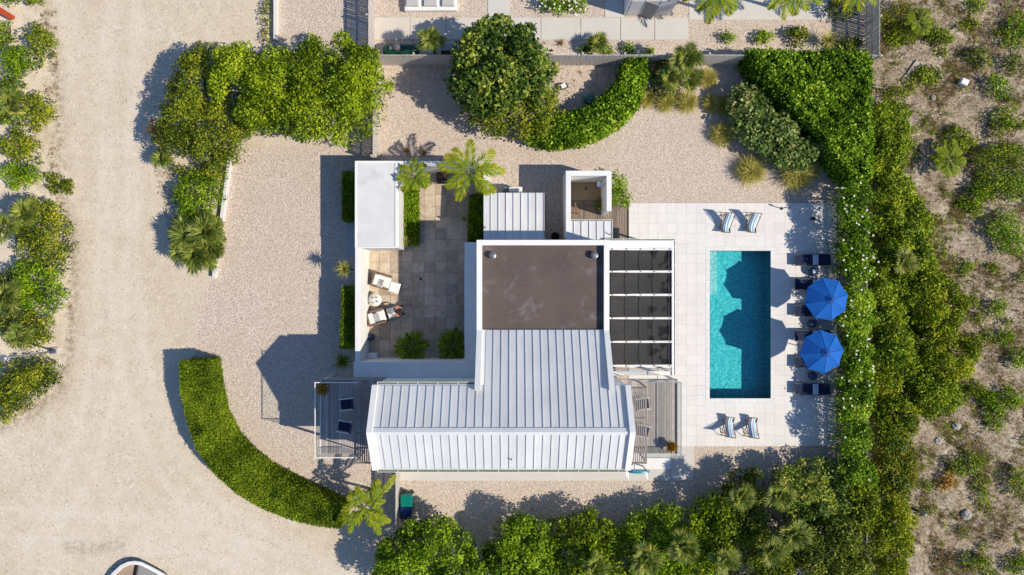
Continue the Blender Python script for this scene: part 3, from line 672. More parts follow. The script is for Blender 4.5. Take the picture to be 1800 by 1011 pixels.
# roof: deck slabs, then panels
rf = MB()
def slopebox(mb, xa, xb, ya, yb, fz, t0, t1):
    mb.add([(xa,ya,fz(ya)+t0),(xb,ya,fz(ya)+t0),(xb,yb,fz(yb)+t0),(xa,yb,fz(yb)+t0),(xa,ya,fz(ya)+t1),(xb,ya,fz(ya)+t1),(xb,yb,fz(yb)+t1),(xa,yb,fz(yb)+t1)],
           [(3,2,1,0),(4,5,6,7),(0,1,5,4),(1,2,6,5),(2,3,7,6),(3,0,4,7)]); return mb
slopebox(rf, HX0, HX1, RY, NE, rz_n, -.12, -.035); slopebox(rf, HX0, HX1, SE, RY, rz_s, -.12, -.035); slopebox(rf, WX0+pw, WX1-pw, NE, WS+.02, rz_n, -.12, -.035)
roof = rf.build('roof', TRIM, H)
VW = .27
npan = 30; pwid = (HX1-HX0-2*VW)/npan
def panel_mesh(name, dx, ya, yb, fz):
    mb = MB(); slopebox(mb, 0, dx, ya, yb, fz, -.034, 0); slopebox(mb, dx-.026, dx, ya, yb, fz, .0005, .055)
    return mb.mesh(name, ROOF)
pmN = panel_mesh('roof_panel', pwid-.004, NE-.02, RY-.0, rz_n); pmS = panel_mesh('roof_panel', pwid-.004, SE+.02, RY, rz_s); pmL = panel_mesh('roof_panel', pwid-.004, WS, RY, rz_n)
for me in (pmN, pmS, pmL):
    for v in me.vertices: v.co.y -= ORG[H].y
hx = ORG[H].x
for i in range(npan):
    xa = HX0+VW+i*pwid
    link('roof_panel', pmL if WX0+.1 < xa and xa+pwid < WX1-.0 else pmN, roof, (xa-hx, 0, 0)); link('roof_panel', pmS, roof, (xa-hx, 0, 0))
# filler at the wing sides, ridge cap, verges, gutters
rc = MB(); rc.add([(HX0+VW, RY-.17, rz_s(RY-.17)+.07), (HX1-VW, RY-.17, rz_s(RY-.17)+.07), (HX1-VW, RY, RZ+.085), (HX0+VW, RY, RZ+.085), (HX0+VW, RY+.17, rz_n(RY+.17)+.07), (HX1-VW, RY+.17, rz_n(RY+.17)+.07),
                   (HX0+VW, RY-.17, rz_s(RY-.17)+.0), (HX1-VW, RY-.17, rz_s(RY-.17)+.0), (HX0+VW, RY+.17, rz_n(RY+.17)), (HX1-VW, RY+.17, rz_n(RY+.17))], [(0,1,2,3),(3,2,5,4),(6,7,1,0),(4,5,9,8)])
rc.build('ridge_cap', ROOF, roof)
for xa in (HX0, HX1-VW):
    vg = MB(); pr = [(SE-.02, rz_s(SE-.02)+.20), (RY, RZ+.20), (NE+.02, rz_n(NE+.02)+.20), (NE+.02, rz_n(NE+.02)-.22), (RY, RZ-.22), (SE-.02, rz_s(SE-.02)-.22)]
    n = 6; vg.add([(xa, y, z) for y, z in pr]+[(xa+VW, y, z) for y, z in pr], [(0,1,4,5),(1,2,3,4),(11,10,7,6),(10,9,8,7),(0,6,7,1),(1,7,8,2),(2,8,9,3),(3,9,10,4),(4,10,11,5),(5,11,6,0)])
    vg.build('verge', TRIM, roof)
def gutter(mb_parent, xa, xb, ya, yb, z, along='x', lip=.02):
    g = MB(); g.box(xa, xb, ya, yb, z-.10, z-.085)
    if along == 'x': g.box(xa, xb, ya, ya+lip, z-.0855, z); g.box(xa, xb, yb-lip, yb, z-.0855, z)
    else: g.box(xa, xa+lip, ya, yb, z-.0855, z); g.box(xb-lip, xb, ya, yb, z-.0855, z)
    o = g.build('gutter', TRIM, mb_parent); s = MB()
    if along == 'x':
        s.box(xa+.01, xb-.01, ya+lip, yb-lip, z-.0845, z-.06)
        for k in range(int((xb-xa)/1.0)+1): 
            x = min(xa+.02+k*1.0, xb-.05); s2 = MB().box(x, x+.03, ya, yb, z+.001, z+.008); s2.build('bracket', TRIM, mb_parent)
    else:
        s.box(xa+lip, xb-lip, ya+.01, yb-.01, z-.0845, z-.06)
        for k in range(int((yb-ya)/1.0)+1):
            y = min(ya+.02+k*1.0, yb-.05); MB().box(xa, xb, y, y+.03, z+.001, z+.008).build('bracket', TRIM, mb_parent)
    s.build('moss', GREENGUT, mb_parent); return o
gutter(roof, -6.72, 5.70, SE-.16, SE-.025, rz_s(SE)-.04)
gutter(roof, -6.72, WX0-.05, NE+.025, NE+.15, rz_n(NE)-.04)
# roof vents and pipes
for (vx, vy) in ((866, 449), (1045, 449)):
    x, y = XY(vx, vy, FZ+.25); v = MB().lathe([(.12, 0), (.12, .16), (.20, .17), (.21, .21), (.19, .30), (.10, .345), (.03, .35)], 8, (x, y, FZ)); o = v.build('roof_vent', GREYMETAL, H)
    for a in range(8):
        q = a*math.pi/4; MB().box(-.008, .008, -.09, .09, 0, .012).mesh
        f = MB().mbox(Matrix.Translation((x+.12*math.cos(q), y+.12*math.sin(q), FZ+.345)) @ Matrix.Rotation(q, 4, 'Z'), .12, .02, .015); f.build('fin', DARKMETAL, o)
x, y = XY(899, 808, 7.); MB().tube([(x, y, rz_s(y)-.05), (x, y, rz_s(y)+.22)], .035, 8).build('roof_pipe', GREYMETAL, H)
# corridor roof, garage block, courtyard walls (all about 2.6 m)
LZ = 2.58; TH = .28
def rect_px(r, z): (a, b_), (c, d_) = XY(r[0], r[1], z), XY(r[2], r[3], z); return min(a, c), max(a, c), min(b_, d_), max(b_, d_)
lx0 = XY(622, 0, LZ)[0]; lyN = XY(0, 636, LZ)[1]
MB().bbox(lx0, WX0-.004, NE-.115, lyN, 0, LZ+.05, .015).build('corridor', WHITE, H)
cx0 = XY(817, 0, LZ)[0]; MB().bbox(cx0, WX0-.005, lyN+.002, XY(0, 426, LZ)[1], 0, LZ+.048, .015).build('corridor', WHITE, H)
gx0, gx1, gy0, gy1 = rect_px((624, 283, 700, 436), LZ)
MB().bbox(gx0, gx1, gy0, gy1, 0, LZ+.0, .01).build('garage', FLATROOF, H)
for r_ in ((gx0-.003, gx0+.10, gy0, gy1), (gx1-.17, gx1+.003, gy0, gy1-.002)): MB().bbox(*r_, LZ-.25, LZ+.04, .01).build('parapet', TRIM, H)
MB().bbox(gx0+.101, gx1-.171, gy1-.10, gy1+.003, LZ-.25, LZ+.038, .01).build('parapet', TRIM, H)
MB().bbox(gx0+.101, gx1-.171, gy0-.003, gy0+.08, LZ-.25, LZ+.036, .01).build('parapet', TRIM, H)
wx1 = gx0+TH; MB().bbox(gx0+.002, wx1, lyN+.003, gy0-.005, 0, LZ, .01).build('courtyard_wall', WHITE, H)
ny0 = gy1-TH; MB().bbox(gx1+.006, XY(850, 0, LZ)[0], ny0, gy1, 0, LZ, .01).build('courtyard_wall', WHITE, H)
ex = XY(850, 0, LZ)[0]; MB().bbox(ex-.02, ex+.24, XY(0, 334, LZ)[1], gy1-TH-.002, 0, LZ-.002, .01).build('courtyard_wall', WHITE, H)
MB().bbox(wx1+.002, wx1+.55, lyN+.004, lyN+.30, 0, .75, .01).build('planter', WHITE, H)
# windows and doors (recessed glass with frames)
def window(x0_, x1_, y0_, y1_, z0_, z1_, axis):
    if axis == 'y':   # on a wall facing +-y at y0_, y1_ is outward sign
        s = y1_; o = MB().box(x0_, x1_, y0_-.02*s, y0_+.006*s, z0_, z1_).build('window', WINGLASS, H); f = MB()
        for a in ((x0_-.05, x0_, z0_-.05, z1_+.05), (x1_, x1_+.05, z0_-.05, z1_+.05), (x0_, x1_, z0_-.05, z0_), (x0_, x1_, z1_, z1_+.05), ((x0_+x1_)/2-.02, (x0_+x1_)/2+.02, z0_, z1_)): f.box(a[0], a[1], y0_-.01*s, y0_+.03*s, a[2], a[3])
    else:
        s = x1_; o = MB().box(x0_-.02*s, x0_+.006*s, y0_, y1_, z0_, z1_).build('window', WINGLASS, H); f = MB()
        for a in ((y0_-.05, y0_, z0_-.05, z1_+.05), (y1_, y1_+.05, z0_-.05, z1_+.05), (y0_, y1_, z0_-.05, z0_), (y0_, y1_, z1_, z1_+.05), ((y0_+y1_)/2-.02, (y0_+y1_)/2+.02, z0_, z1_)): f.box(x0_-.01*s, x0_+.03*s, a[0], a[1], a[2], a[3])
    f.build('frame', TRIM, o)
window(-4.2, -3.3, NE-.12, 1, 4.4, 5.5, 'y')
for a in (-5.6, -2.6, .4, 3.4): window(a, a+1.4, SE+.12, -1, 4.2, 5.5, 'y'); window(a, a+1.4, SE+.12, -1, .9, 2.2, 'y')
window(HX0+.05, -1, -8.3, -5.6, 3.3, 5.4, 'x'); window(HX1-.05, 1, -8.3, -5.6, 3.3, 5.4, 'x')
window(WX1+.0, 1, -3.6, 1.6, .2, 2.4, 'x'); window(cx0, -1, -3.2, 1.4, .1, 2.3, 'x')

# ---- balconies
DZ = 3.2
def balcony(xa, xb, ya, yb, side, nb):
    s = MB().box(xa, xb, ya, yb, DZ-.28, DZ-.045).build('balcony', CONC2, H)
    bw = (xb-xa)/nb; o3 = ORG[H]
    me = MB().box(0, bw-.012, 0, yb-ya, 0, .04).mesh('deck_board', DECKWOOD)
    for i in range(nb): link('deck_board', me, s, (xa+i*bw-o3.x, ya-o3.y, DZ-.043))
    ht = 1.1; out = xa+.04 if side < 0 else xb-.04
    def pane(x0_, x1_, y0_, y1_, nm='glass_panel'): MB().box(x0_, x1_, y0_, y1_, DZ-.15, DZ+ht).build(nm, GLASS, s)
    ys_ = np.linspace(ya+.03, yb-.03, 4)
    for a, c in zip(ys_, ys_[1:]): pane(out-.012, out+.012, a+.01, c-.01)
    xin = HX0-1.15 if side < 0 else HX1+1.0
    xs_ = np.linspace(min(out, xin), max(out, xin), 3)
    for a, c in zip(xs_, xs_[1:]):
        for yy in (ya+.03, yb-.03): pane(a+.01, c-.01, yy-.012, yy+.012)
    rl = MB(); rl.box(out-.022, out+.022, ya, yb, DZ+ht+.001, DZ+ht+.03)
    for yy in (ya+.03, yb-.03): rl.box(min(out, xin)+.023, max(out, xin)-.023, yy-.022, yy+.022, DZ+ht+.002, DZ+ht+.031)
    rl.build('handrail', TRIM if side < 0 else GREYMETAL, s)
    ft = MB(); ft.box(out-.03, out+.03, ya, yb, DZ+.0, DZ+.05); ft.build('base_channel', TRIM if side < 0 else DARKMETAL, s)
    for yy in (ya+.12, yb-.12): MB().box(out-.06, out+.06, yy-.06, yy+.06, 0, DZ-.28).build('post', TRIM, s)
    return s
balcony(-10.42, HX0+.06, -9.0, -4.98, -1, 24)
balcony(HX1-.06, 8.96, -9.0, -4.98, 1, 22)
MB().box(HX1-.06, 7.0, -9.0, -8.97, DZ-.02, DZ+.0).v
# slatted canopies above the balconies
def trellis(xa, xb, ya, yb, z):
    t = MB(); 
    for yy in np.linspace(ya+.04, yb-.04, 6): t.box(xa, xb, yy-.03, yy+.03, z-.10, z-.002)
    t.box(xa, xa+.05, ya, yb, z-.11, z-.0); t.box(xb-.05, xb, ya, yb, z-.11, z-.0)
    o = t.build('slat_canopy', M('grey_timber', (.24, .215, .20), .2, 8, .85), H)
    ns = 9; me = MB().box(-.028, .028, 0, yb-ya-.02, 0, .045).mesh('slat', MATS['grey_timber'])
    for k in range(ns): link('slat', me, o, (xa+.09+(xb-xa-.18)*k/(ns-1)-ORG[H].x, ya+.01-ORG[H].y, z+.002))
    for (px_, py_) in (((xa if xa < -7 else xb-.05)+.01, ya+.02), ((xa if xa < -7 else xb-.05)+.01, yb-.07)): MB().box(px_, px_+.06, py_, py_+.06, DZ, z-.112).build('post', MATS['grey_timber'], o)
trellis(HX0-1.1, HX0-.02, -8.95, -5.05, 5.75)
trellis(HX1+.02, HX1+.98, -8.95, -5.05, 5.75)

# ================================================================== terrace pergola
TZ = 2.85
T = thing('pergola', 'white framed terrace roof with five black fabric panels beside the pool', 'pergola', (7, -1, 0))
tx0, tx1, tyN, tyS = WX1+.012, XY(1184, 0, TZ)[0], XY(0, 423, TZ)[1], XY(0, 660, TZ)[1]
def fabric():
    t = NT('black_fabric'); g = t.n('ShaderNodeSeparateXYZ'); t.l(t.pos(), g.inputs[0])
    wv = t.ramp(t.math('FRACT', t.math('MULTIPLY', g.outputs[1], 3.2)), [(.0, .75), (.06, 1.), (.9, 1.06), (1., .75)])
    c = t.ramp(t.noise(1.2, 5), [(.3, (.030, .029, .030)), (.7, (.044, .043, .043))]); c = t.mix(1., c, wv, 'MULTIPLY')
    # puddle-stained east end
    e = t.ramp(g.outputs[0], [(0, 0.), (1, 1.)])
    mk = t.math('MULTIPLY', t.ramp(t.math('SUBTRACT', g.outputs[0], 7.35), [(.0, 0.), (.25, 1.)]), t.ramp(t.noise(1.7, 2, .4), [(.52, 0.), (.56, 1.)]))
    c = t.mix(mk, c, (.008, .008, .010)); return t.fin(c, .75, .25)
FAB = fabric()
bars = [438, 477.5, 518.5, 559.5, 601, 643]
for a, c in zip(bars, bars[1:]):
    ya, yb = XY(0, a+2, TZ)[1], XY(0, c-2, TZ)[1]; xe = XY(1181, 0, TZ)[0]
    nx_, ny_ = 12, 8; mb = MB(); vs_ = []
    for j in range(ny_+1):
        for i in range(nx_+1):
            u, v = i/nx_, j/ny_; vs_.append((tx0+.04+(xe-tx0-.04)*u, yb+(ya-yb)*v, TZ-.06-.05*math.sin(math.pi*v)*(.5+.5*math.sin(u*math.pi))-.02*u))
    k = len(vs_); vs_ += [(x_, y_, z_-.012) for x_, y_, z_ in vs_]
    fs_ = [(j*(nx_+1)+i, j*(nx_+1)+i+1, (j+1)*(nx_+1)+i+1, (j+1)*(nx_+1)+i) for j in range(ny_) for i in range(nx_)]
    mb.add(vs_, fs_+[tuple(k+i for i in f[::-1]) for f in fs_]); o = mb.build('fabric_panel', FAB, T, True)
    for wxp in (1076, 1101, 1126, 1150, 1177):
        x_ = XY(wxp, 0, TZ)[0]; MB().box(x_-.012, x_+.012, yb, ya, TZ-.012, TZ+.006).build('wire', DARKMETAL, o)
for a in bars:
    y_ = XY(0, a, TZ)[1]; MB().bbox(tx0, tx1, y_-.042, y_+.042, TZ-.16, TZ+.03, .008).build('beam', TRIM, T)
    for wxp in (1076, 1101, 1126, 1150, 1177):
        x_ = XY(wxp, 0, TZ)[0]; MB().box(x_-.035, x_+.035, y_-.03, y_+.03, TZ+.031, TZ+.06).build('clamp', GREYMETAL, T)
yb0 = XY(0, bars[0], TZ)[1]
MB().bbox(tx0, tx1-.002, yb0+.056, tyN, TZ-.16, TZ+.028, .008).build('edge_board', TRIM, T)
yb1 = XY(0, bars[-1], TZ)[1]
MB().bbox(tx0+.3, tx1-.002, tyS, yb1-.3, TZ-.20, TZ-.04, .008).build('edge_board', TRIM, T)
MB().bbox(tx1-.10, tx1+.004, tyS, tyN-.001, TZ-.17, TZ+.033, .008).build('beam', TRIM, T)
gutter(T, tx0, tx1+.10, tyN+.005, tyN+.10, TZ-.01); gutter(T, tx1+.006, tx1+.10, tyS, tyN+.004, TZ-.012, 'y')
for (x_, y_) in ((tx1-.12, tyN-.2), (tx1-.12, -1.0), (tx1-.12, tyS+.1)): MB().box(x_, x_+.1, y_-.05, y_+.05, 0, TZ-.171).build('post', TRIM, T)
for yy in (yb1-.14, yb1-.22): MB().tube([(tx0+.2, yy, TZ+.05), (tx1-.1, yy, TZ+.05)], .018, 6).build('rail', GREYMETAL, T)

# ================================================================== shed and shower
def seamroof(th, r, z, mat, n, drop=.12, hi='S'):
    xa, xb, ya, yb = rect_px(r, z)
    f = (lambda y: z-drop*(y-ya)/(yb-ya)) ; w_ = (xb-xa)/n
    base = slopebox(MB(), xa, xb, ya, yb, f, -.10, -.032).build('roof', TRIM, th)
    me = MB(); slopebox(me, 0, w_-.004, ya, yb, f, -.03, 0); slopebox(me, w_-.034, w_-.004, ya, yb, f, .0005, .055); o3 = ORG[th]
    me = me.mesh('roof_panel', ROOF)
    for v in me.vertices: v.co.y -= o3.y; v.co.z -= o3.z
    for i in range(n): link('roof_panel', me, base, (xa+i*w_-o3.x, 0, 0))
    return xa, xb, ya, yb
S = thing('garden_shed', 'small white shed with pale standing seam roof beside the courtyard palm', 'shed', XY(903, 390)+(0,))
xa, xb, ya, yb = seamroof(S, (850, 338.5, 957, 421), 2.75, ROOF, 8)
MB().box(xa+.12, xb-.12, WN+.01, yb-.12, 0, 2.52).build('wall', WHITE, S)
MB().box(xb-.121, xb-.10, ya+.6, ya+1.4, .05, 2.1).build('door', M('grey_door', (.4, .4, .4), .05, 3, .6), S)
x_, y_ = XY(852, 400, 2.8); MB().tube([(x_, y_, 2.66), (x_, y_, 2.9)], .06, 8).build('roof_pipe', GREYMETAL, S)
AC = thing('air_conditioner', 'white air conditioning unit behind the small shed', 'air conditioner', XY(905, 345)+(0,))
xa, xb, ya, yb = rect_px((884, 328, 918, 337), 1.2); MB().bbox(xa+.35, xb, ya+.02, yb, .1, 1.15, .03).build('casing', TRIM, AC)
MB().bbox(xa, xa+.22, ya+.05, yb, .1, 1.1, .03).build('pump', M('teal_pump', (.10, .20, .22), .1, 4, .5), AC)
MB().box(xa-.05, xb+.05, ya, yb+.02, 0, .1).build('plinth', CONC2, AC)
SH = thing('shower_enclosure', 'white walled open-air shower beside the wooden deck', 'shower', XY(1030, 350)+(0,))
sz = 2.6; xa, xb, ya, yb = rect_px((994.5, 300, 1075, 388), sz); t_ = .28
MB().bbox(xa, xa+t_, ya-.9, yb-t_-.002, 0, sz, .012).build('wall', WHITE, SH)
MB().bbox(xa, xb, yb-t_, yb, 0, sz-.002, .012).build('wall', WHITE, SH)
MB().bbox(xb-t_, xb-.002, XY(0, 371, sz)[1], yb-t_-.003, 0, sz-.003, .012).build('wall', WHITE, SH)
xa2, xb2, ya2, yb2 = seamroof(SH, (996, 389, 1077, 421), 2.62, ROOF, 6, .05)
MB().box(xa2, xa2+.2, ya2+.05, yb2-.05, 0, 2.5).build('wall', WHITE, SH)
gutter(SH, xa2-.02, xb2, yb2+.004, yb2+.10, 2.58)
x_, y_ = XY(1054, 324, 2.2); hd = MB().lathe([(.02, .05), (.15, .03), (.16, 0), (.02, -.01)], 16, (x_, y_, 2.2)).build('shower_head', M('chrome', (.7, .72, .74), .03, 3, .2, .6, .8), SH, True)
MB().tube([(x_, y_, 2.24), (x_+.1, y_+.02, 2.32), (xb-t_-.02, y_+.02, 2.32), (xb-t_-.02, y_+.02, .9)], .018, 6).build('pipe', MATS['chrome'], SH)
x_, y_ = XY(1030, 332); MB().lathe([(.08, .041), (.08, .047), (.02, .048)], 10, (x_, y_, 0)).build('drain', DARKMETAL, SH)
x_, y_ = XY(1076, 413, 2.7); MB().tube([(x_, y_, 2.6), (x_, y_, 2.85), (x_-.1, y_+.1, 2.95)], .03, 7).build('roof_pipe', GREYMETAL, SH)
# towel ladder
TL = thing('towel_ladder', 'brown wooden towel ladder leaning inside the shower enclosure', 'ladder', XY(1008, 375)+(0,))
lx, ly = XY(1007, 0)[0], 0
for yy in (XY(0, 362)[1], XY(0, 377)[1]): MB().tube([(lx+.32, yy, .08), (lx-.05, yy, 1.6)], .025, 6).build('rail', TEAK, TL)
for k in range(5):
    q = .15+.17*k; MB().tube([(lx+.32-.37*q, XY(0, 362)[1], .08+1.52*q), (lx+.32-.37*q, XY(0, 377)[1], .08+1.52*q)], .018, 6).build('rung', TEAK, TL)
# timber floor beside the shower
wd = MB().box(XY(1003, 0)[0], XY(1104.5, 0)[0], 2.5, XY(0, 352.5)[1], -.05, .02).build('timber_deck', M('deck_joist', (.08, .065, .05), .2, 5, .9)); tag(wd, 'brown timber deck between the shower and the pool paving', None, None, 'structure')
xs_ = np.arange(XY(1003, 0)[0], XY(1104, 0)[0]-.1, .143); yN_ = XY(0, 352.5)[1]; me = MB().bbox(0, .132, 0, yN_-2.52, 0, .03, .004).mesh('deck_board', SHOWERWOOD)
for x_ in xs_: link('deck_board', me, wd, (x_, 2.51, .021))
x_, y_ = XY(976, 416, .5); pb = thing('plant_pot', 'round black empty pot beside the shed wall', 'pot', (x_, y_, 0)); MB().lathe([(.18, 0), (.24, .5), (.25, .52), (.22, .52), (.20, .3), (.02, .28)], 18, (x_, y_, 0)).build('pot', BLACKPL, pb, True); MB().lathe([(.005, .281), (.19, .285), (.19, .30), (.005, .305)], 14, (x_, y_, 0)).build('soil', M('soil', (.06, .045, .035), .3, 12, .95), pb)

# ================================================================== fences and kerbs
def fence(label, a, b_, h, z0=0, face=1, rails=True):
    """vertical picket fence from a to b (world XY)"""
    a = Vector(a); b_ = Vector(b_); d = b_-a; l = d.length; d.normalize(); nrm = Vector((-d.y, d.x))
    t = thing('picket_fence', label, 'fence', (a.x, a.y, z0)); mb = MB(); n = int(l/.105); mx = Matrix(((d.x, nrm.x, 0, 0), (d.y, nrm.y, 0, 0), (0, 0, 1, 0), (0, 0, 0, 1)))
    for i in range(n):
        c = a+d*(l*(i+.5)/n); hh = h*random.uniform(.985, 1.01); mb.mbox(Matrix.Translation((c.x, c.y, z0+hh/2)) @ mx @ Matrix.Rotation(random.uniform(-.02, .02), 4, 'Y'), .086, .022, hh)
    o = mb.build('pickets', FENCEWOOD, t); o['kind'] = 'stuff'
    for zz in (.35, h*.55, h-.18):
        c = (a+b_)/2+nrm*(.041*face); MB().mbox(Matrix.Translation((c.x, c.y, z0+zz)) @ mx, l, .05, .09).build('rail', FENCEWOOD, t)
    k = max(2, int(l/2.2)+1)
    for i in range(k):
        c = a+d*(l*i/(k-1))+nrm*(.116*face); MB().mbox(Matrix.Translation((c.x, c.y, z0+(h-.03)/2)) @ mx, .09, .09, h-.03).build('post', FENCEWOOD, t)
    return t
fx = XY(666, 0)[0]; fyN = XY(0, 115)[1]; fh = 1.9
fence('grey timber picket fence between the gravel drive and the rear yard', (fx, XY(0, 283)[1]), (fx, fyN-.05), 1.85, face=1)
fence('grey timber picket fence running along the neighbour drive at the top', (fx-.25, fyN+.1), (fx-.25, 22), 1.85, face=1)
fence('long grey timber fence along the back of the yard below the neighbour path', (fx-.1, fyN), (XY(1518, 0)[0], fyN), fh, face=1)
fence('grey timber fence beside the sandy lot at the top right', (XY(1518, 0)[0], fyN), (XY(1518, 0)[0], 22), 1.9, face=-1)
fence('timber fence behind the white flowering hedge east of the pool', (XY(1498, 0)[0], -22), (XY(1498, 0)[0], 5.4), 1.8, face=-1)
fence('short grey timber fence beside the wheeled bins south of the house', (XY(704, 0)[0], XY(0, 928)[1]), (XY(704, 0)[0], XY(0, 806)[1]), 1.75, face=1)
def kerb(label, a, b_, w=.17, h=.38):
    a = Vector(a); b_ = Vector(b_); d = (b_-a).normalized(); nn = Vector((-d.y, d.x))*w/2
    p = [a+nn, b_+nn, b_-nn, a-nn]; o = MB().prism([tuple(q) for q in p], -.05, h).build('kerb_wall', M('kerb_white', (.64, .63, .62), .08, 4, .85)); tag(o, label, 'wall'); return o
kerb('low white kerb wall between the planted bed and the gravel drive', XY(404, 275, .3), XY(376, 488, .3))
kerb('low white kerb wall at the top between the sand road and neighbour drive', XY(484, -40, .3), XY(484, 70, .3))
# ================================================================== FURNITURE
def stripes(name, axis, freq, stops):
    t = NT(name); tc = t.n('ShaderNodeTexCoord'); s = t.n('ShaderNodeSeparateXYZ'); t.l(tc.outputs['Object'], s.inputs[0])
    c = t.ramp(t.math('FRACT', t.math('MULTIPLY_ADD', s.outputs[axis], freq, .5)), stops, 'CONSTANT'); return t.fin(c, .85, .15)
W_, B_, N_ = (.72, .74, .74), (.16, .38, .55), (.03, .11, .24)
DECKSTRIPE = stripes('striped_canvas', 0, 2.0, [(0, W_), (.10, B_), (.20, W_), (.27, (.30, .48, .58)), (.36, N_), (.42, W_), (.58, B_), (.66, N_), (.72, W_), (.80, (.25, .45, .57)), (.90, W_)])
TOWEL = stripes('striped_towel', 0, 5.0, [(0, (.55, .62, .75)), (.2, (.10, .18, .45)), (.35, (.72, .74, .78)), (.6, (.16, .25, .52)), (.75, (.70, .72, .77))])
def sheet(pts, w, th, n=None):
    """ribbon of width w (along x) through pts (y,z), with thickness"""
    mb = MB(); k = len(pts); vs_ = [(sx*w/2, y, z+dz) for dz in (0, -th) for y, z in pts for sx in (-1, 1)]; o = 2*k
    fs_ = [(2*i, 2*i+1, 2*i+3, 2*i+2) for i in range(k-1)]; fs_ += [tuple(o+j for j in f[::-1]) for f in fs_]
    fs_ += [(0, 2*i+0, 0) for i in range(0)]
    for i in range(k-1): fs_ += [(2*i, 2*i+2, o+2*i+2, o+2*i), (2*i+3, 2*i+1, o+2*i+1, o+2*i+3)]
    fs_ += [(1, 0, o, o+1), (2*k-2, 2*k-1, o+2*k-1, o+2*k-2)]
    return mb.add(vs_, fs_)
# --- deck chairs (head towards +y)
def deck_chair():
    t = thing('deck_chair', 'x', 'deck chair', (0, 0, 0), 0, 'striped deck chairs by the pool')
    w = .60; a = w/2
    f = MB()
    for s in (-1, 1): f.tube([(s*a, .52, 1.0), (s*a, -.33, .02)], .022, 6)
    f.tube([(-a, .52, 1.0), (a, .52, 1.0)], .024, 6); f.tube([(-a, -.30, .05), (a, -.30, .05)], .02, 6); f.build('back_frame', TEAK, t)
    f = MB(); b = a-.05
    for s in (-1, 1): f.tube([(s*b, -.55, .42), (s*b, .50, .02)], .022, 6)
    f.tube([(-b, -.55, .42), (b, -.55, .42)], .024, 6); f.tube([(-b, .48, .03), (b, .48, .03)], .02, 6); f.build('seat_frame', TEAK, t)
    f = MB(); c = a+.04
    for s in (-1, 1): f.tube([(s*c, .28, .72), (s*c, .62, .08)], .018, 6)
    f.tube([(-c, .62, .09), (c, .62, .09)], .018, 6); f.build('strut', TEAK, t)
    P0, P1, P2, P3 = Vector((.53, 1.02)), Vector((.12, .42)), Vector((-.25, .10)), Vector((-.56, .44)); pts = []
    for i in range(15):
        u = i/14; q = P0*(1-u)**3+P1*3*u*(1-u)**2+P2*3*u*u*(1-u)+P3*u**3; pts.append((q.x, q.y))
    sheet(pts, w-.12, .006).build('canvas', DECKSTRIPE, t, True); return t
dc = deck_chair(); dz = .067
spots = [((1277.5, 392), 5, 'striped deck chair at the top of the pool, nearer the terrace roof'), ((1323, 392), 5, 'striped deck chair at the top of the pool, nearer the sun loungers'),
         ((1281.5, 750), 188, 'striped deck chair at the bottom of the pool, nearer the house'), ((1322, 751), 188, 'striped deck chair at the bottom of the pool, nearer the sun loungers')]
for i, ((px, py), a, lab) in enumerate(spots):
    x, y = XY(px, py, .5)
    if i == 0: dc.location = (x, y, dz); dc.rotation_euler.z = R(-a); dc['label'] = lab
    else: dup(dc, (x, y, dz), R(-a), lab)
# --- loungers (head towards +x)
def lounger():
    t = thing('sun_lounger', 'x', 'sun lounger', (0, 0, 0), 0, 'navy sun loungers beside the pool'); h = .36
    f = MB(); f.box(-1.0, .98, -.33, -.29, h-.06, h); f.box(-1.0, .98, .29, .33, h-.06, h); f.box(-1.0, -.96, -.289, .289, h-.06, h-.002); f.box(.94, .98, -.289, .289, h-.06, h-.002); f.build('frame', DARKMETAL, t)
    for sx in (-.85, .82):
        for sy in (-.31, .31): MB().box(sx-.025, sx+.025, sy-.019, sy+.019, 0, h-.061).build('leg', TRIM, t)
    MB().bbox(-.97, .36, -.288, .288, h-.02, h+.012, .006).build('seat', NAVY, t)
    k = MB(); k.mbox(Matrix.Translation((.37, 0, h)) @ Matrix.Rotation(R(-16), 4, 'Y') @ Matrix.Translation((.32, 0, 0)), .64, .60, .035); k.build('backrest', NAVY, t)
    MB().tube([(.75, -.2, h+.08), (.85, -.2, h-.05)], .012, 5).build('prop', TRIM, t); return t
lg = lounger(); ly = [457, 500.5, 546.5, 590, 637.5, 684]
words = ['topmost navy sun lounger beside the pool, folded striped towel on it', 'second navy sun lounger from the top, its head end under the upper blue umbrella', 'third navy sun lounger from the top, half under the upper blue umbrella',
         'fourth navy sun lounger from the top, its head end under the lower blue umbrella', 'fifth navy sun lounger from the top, half under the lower blue umbrella', 'bottom navy sun lounger beside the pool, lying clear of both umbrellas']
tw = None
for i, py in enumerate(ly):
    x, y = XY(1427.5, py, .37); rz = R([1, -1.5, 0, 0, -1, 0][i])
    if i == 0: lg.location = (x, y, dz); lg.rotation_euler.z = rz; lg['label'] = words[0]
    else: dup(lg, (x, y, dz), rz, words[i])
    lab = 'folded blue and white striped towel on the %s navy lounger from the top' % ['first', 'second', 'third', 'fourth', 'fifth', 'sixth'][i]
    m = MB().bbox(-.17, .17, -.30, .30, 0, .035, .012).mesh('folded_towel', TOWEL) if tw is None else tw; tw = m
    o = link('folded_towel', m, None, (x+.17, y, dz+.376), (0, 0, rz)); tag(o, lab, 'towel', 'folded towels on the loungers')
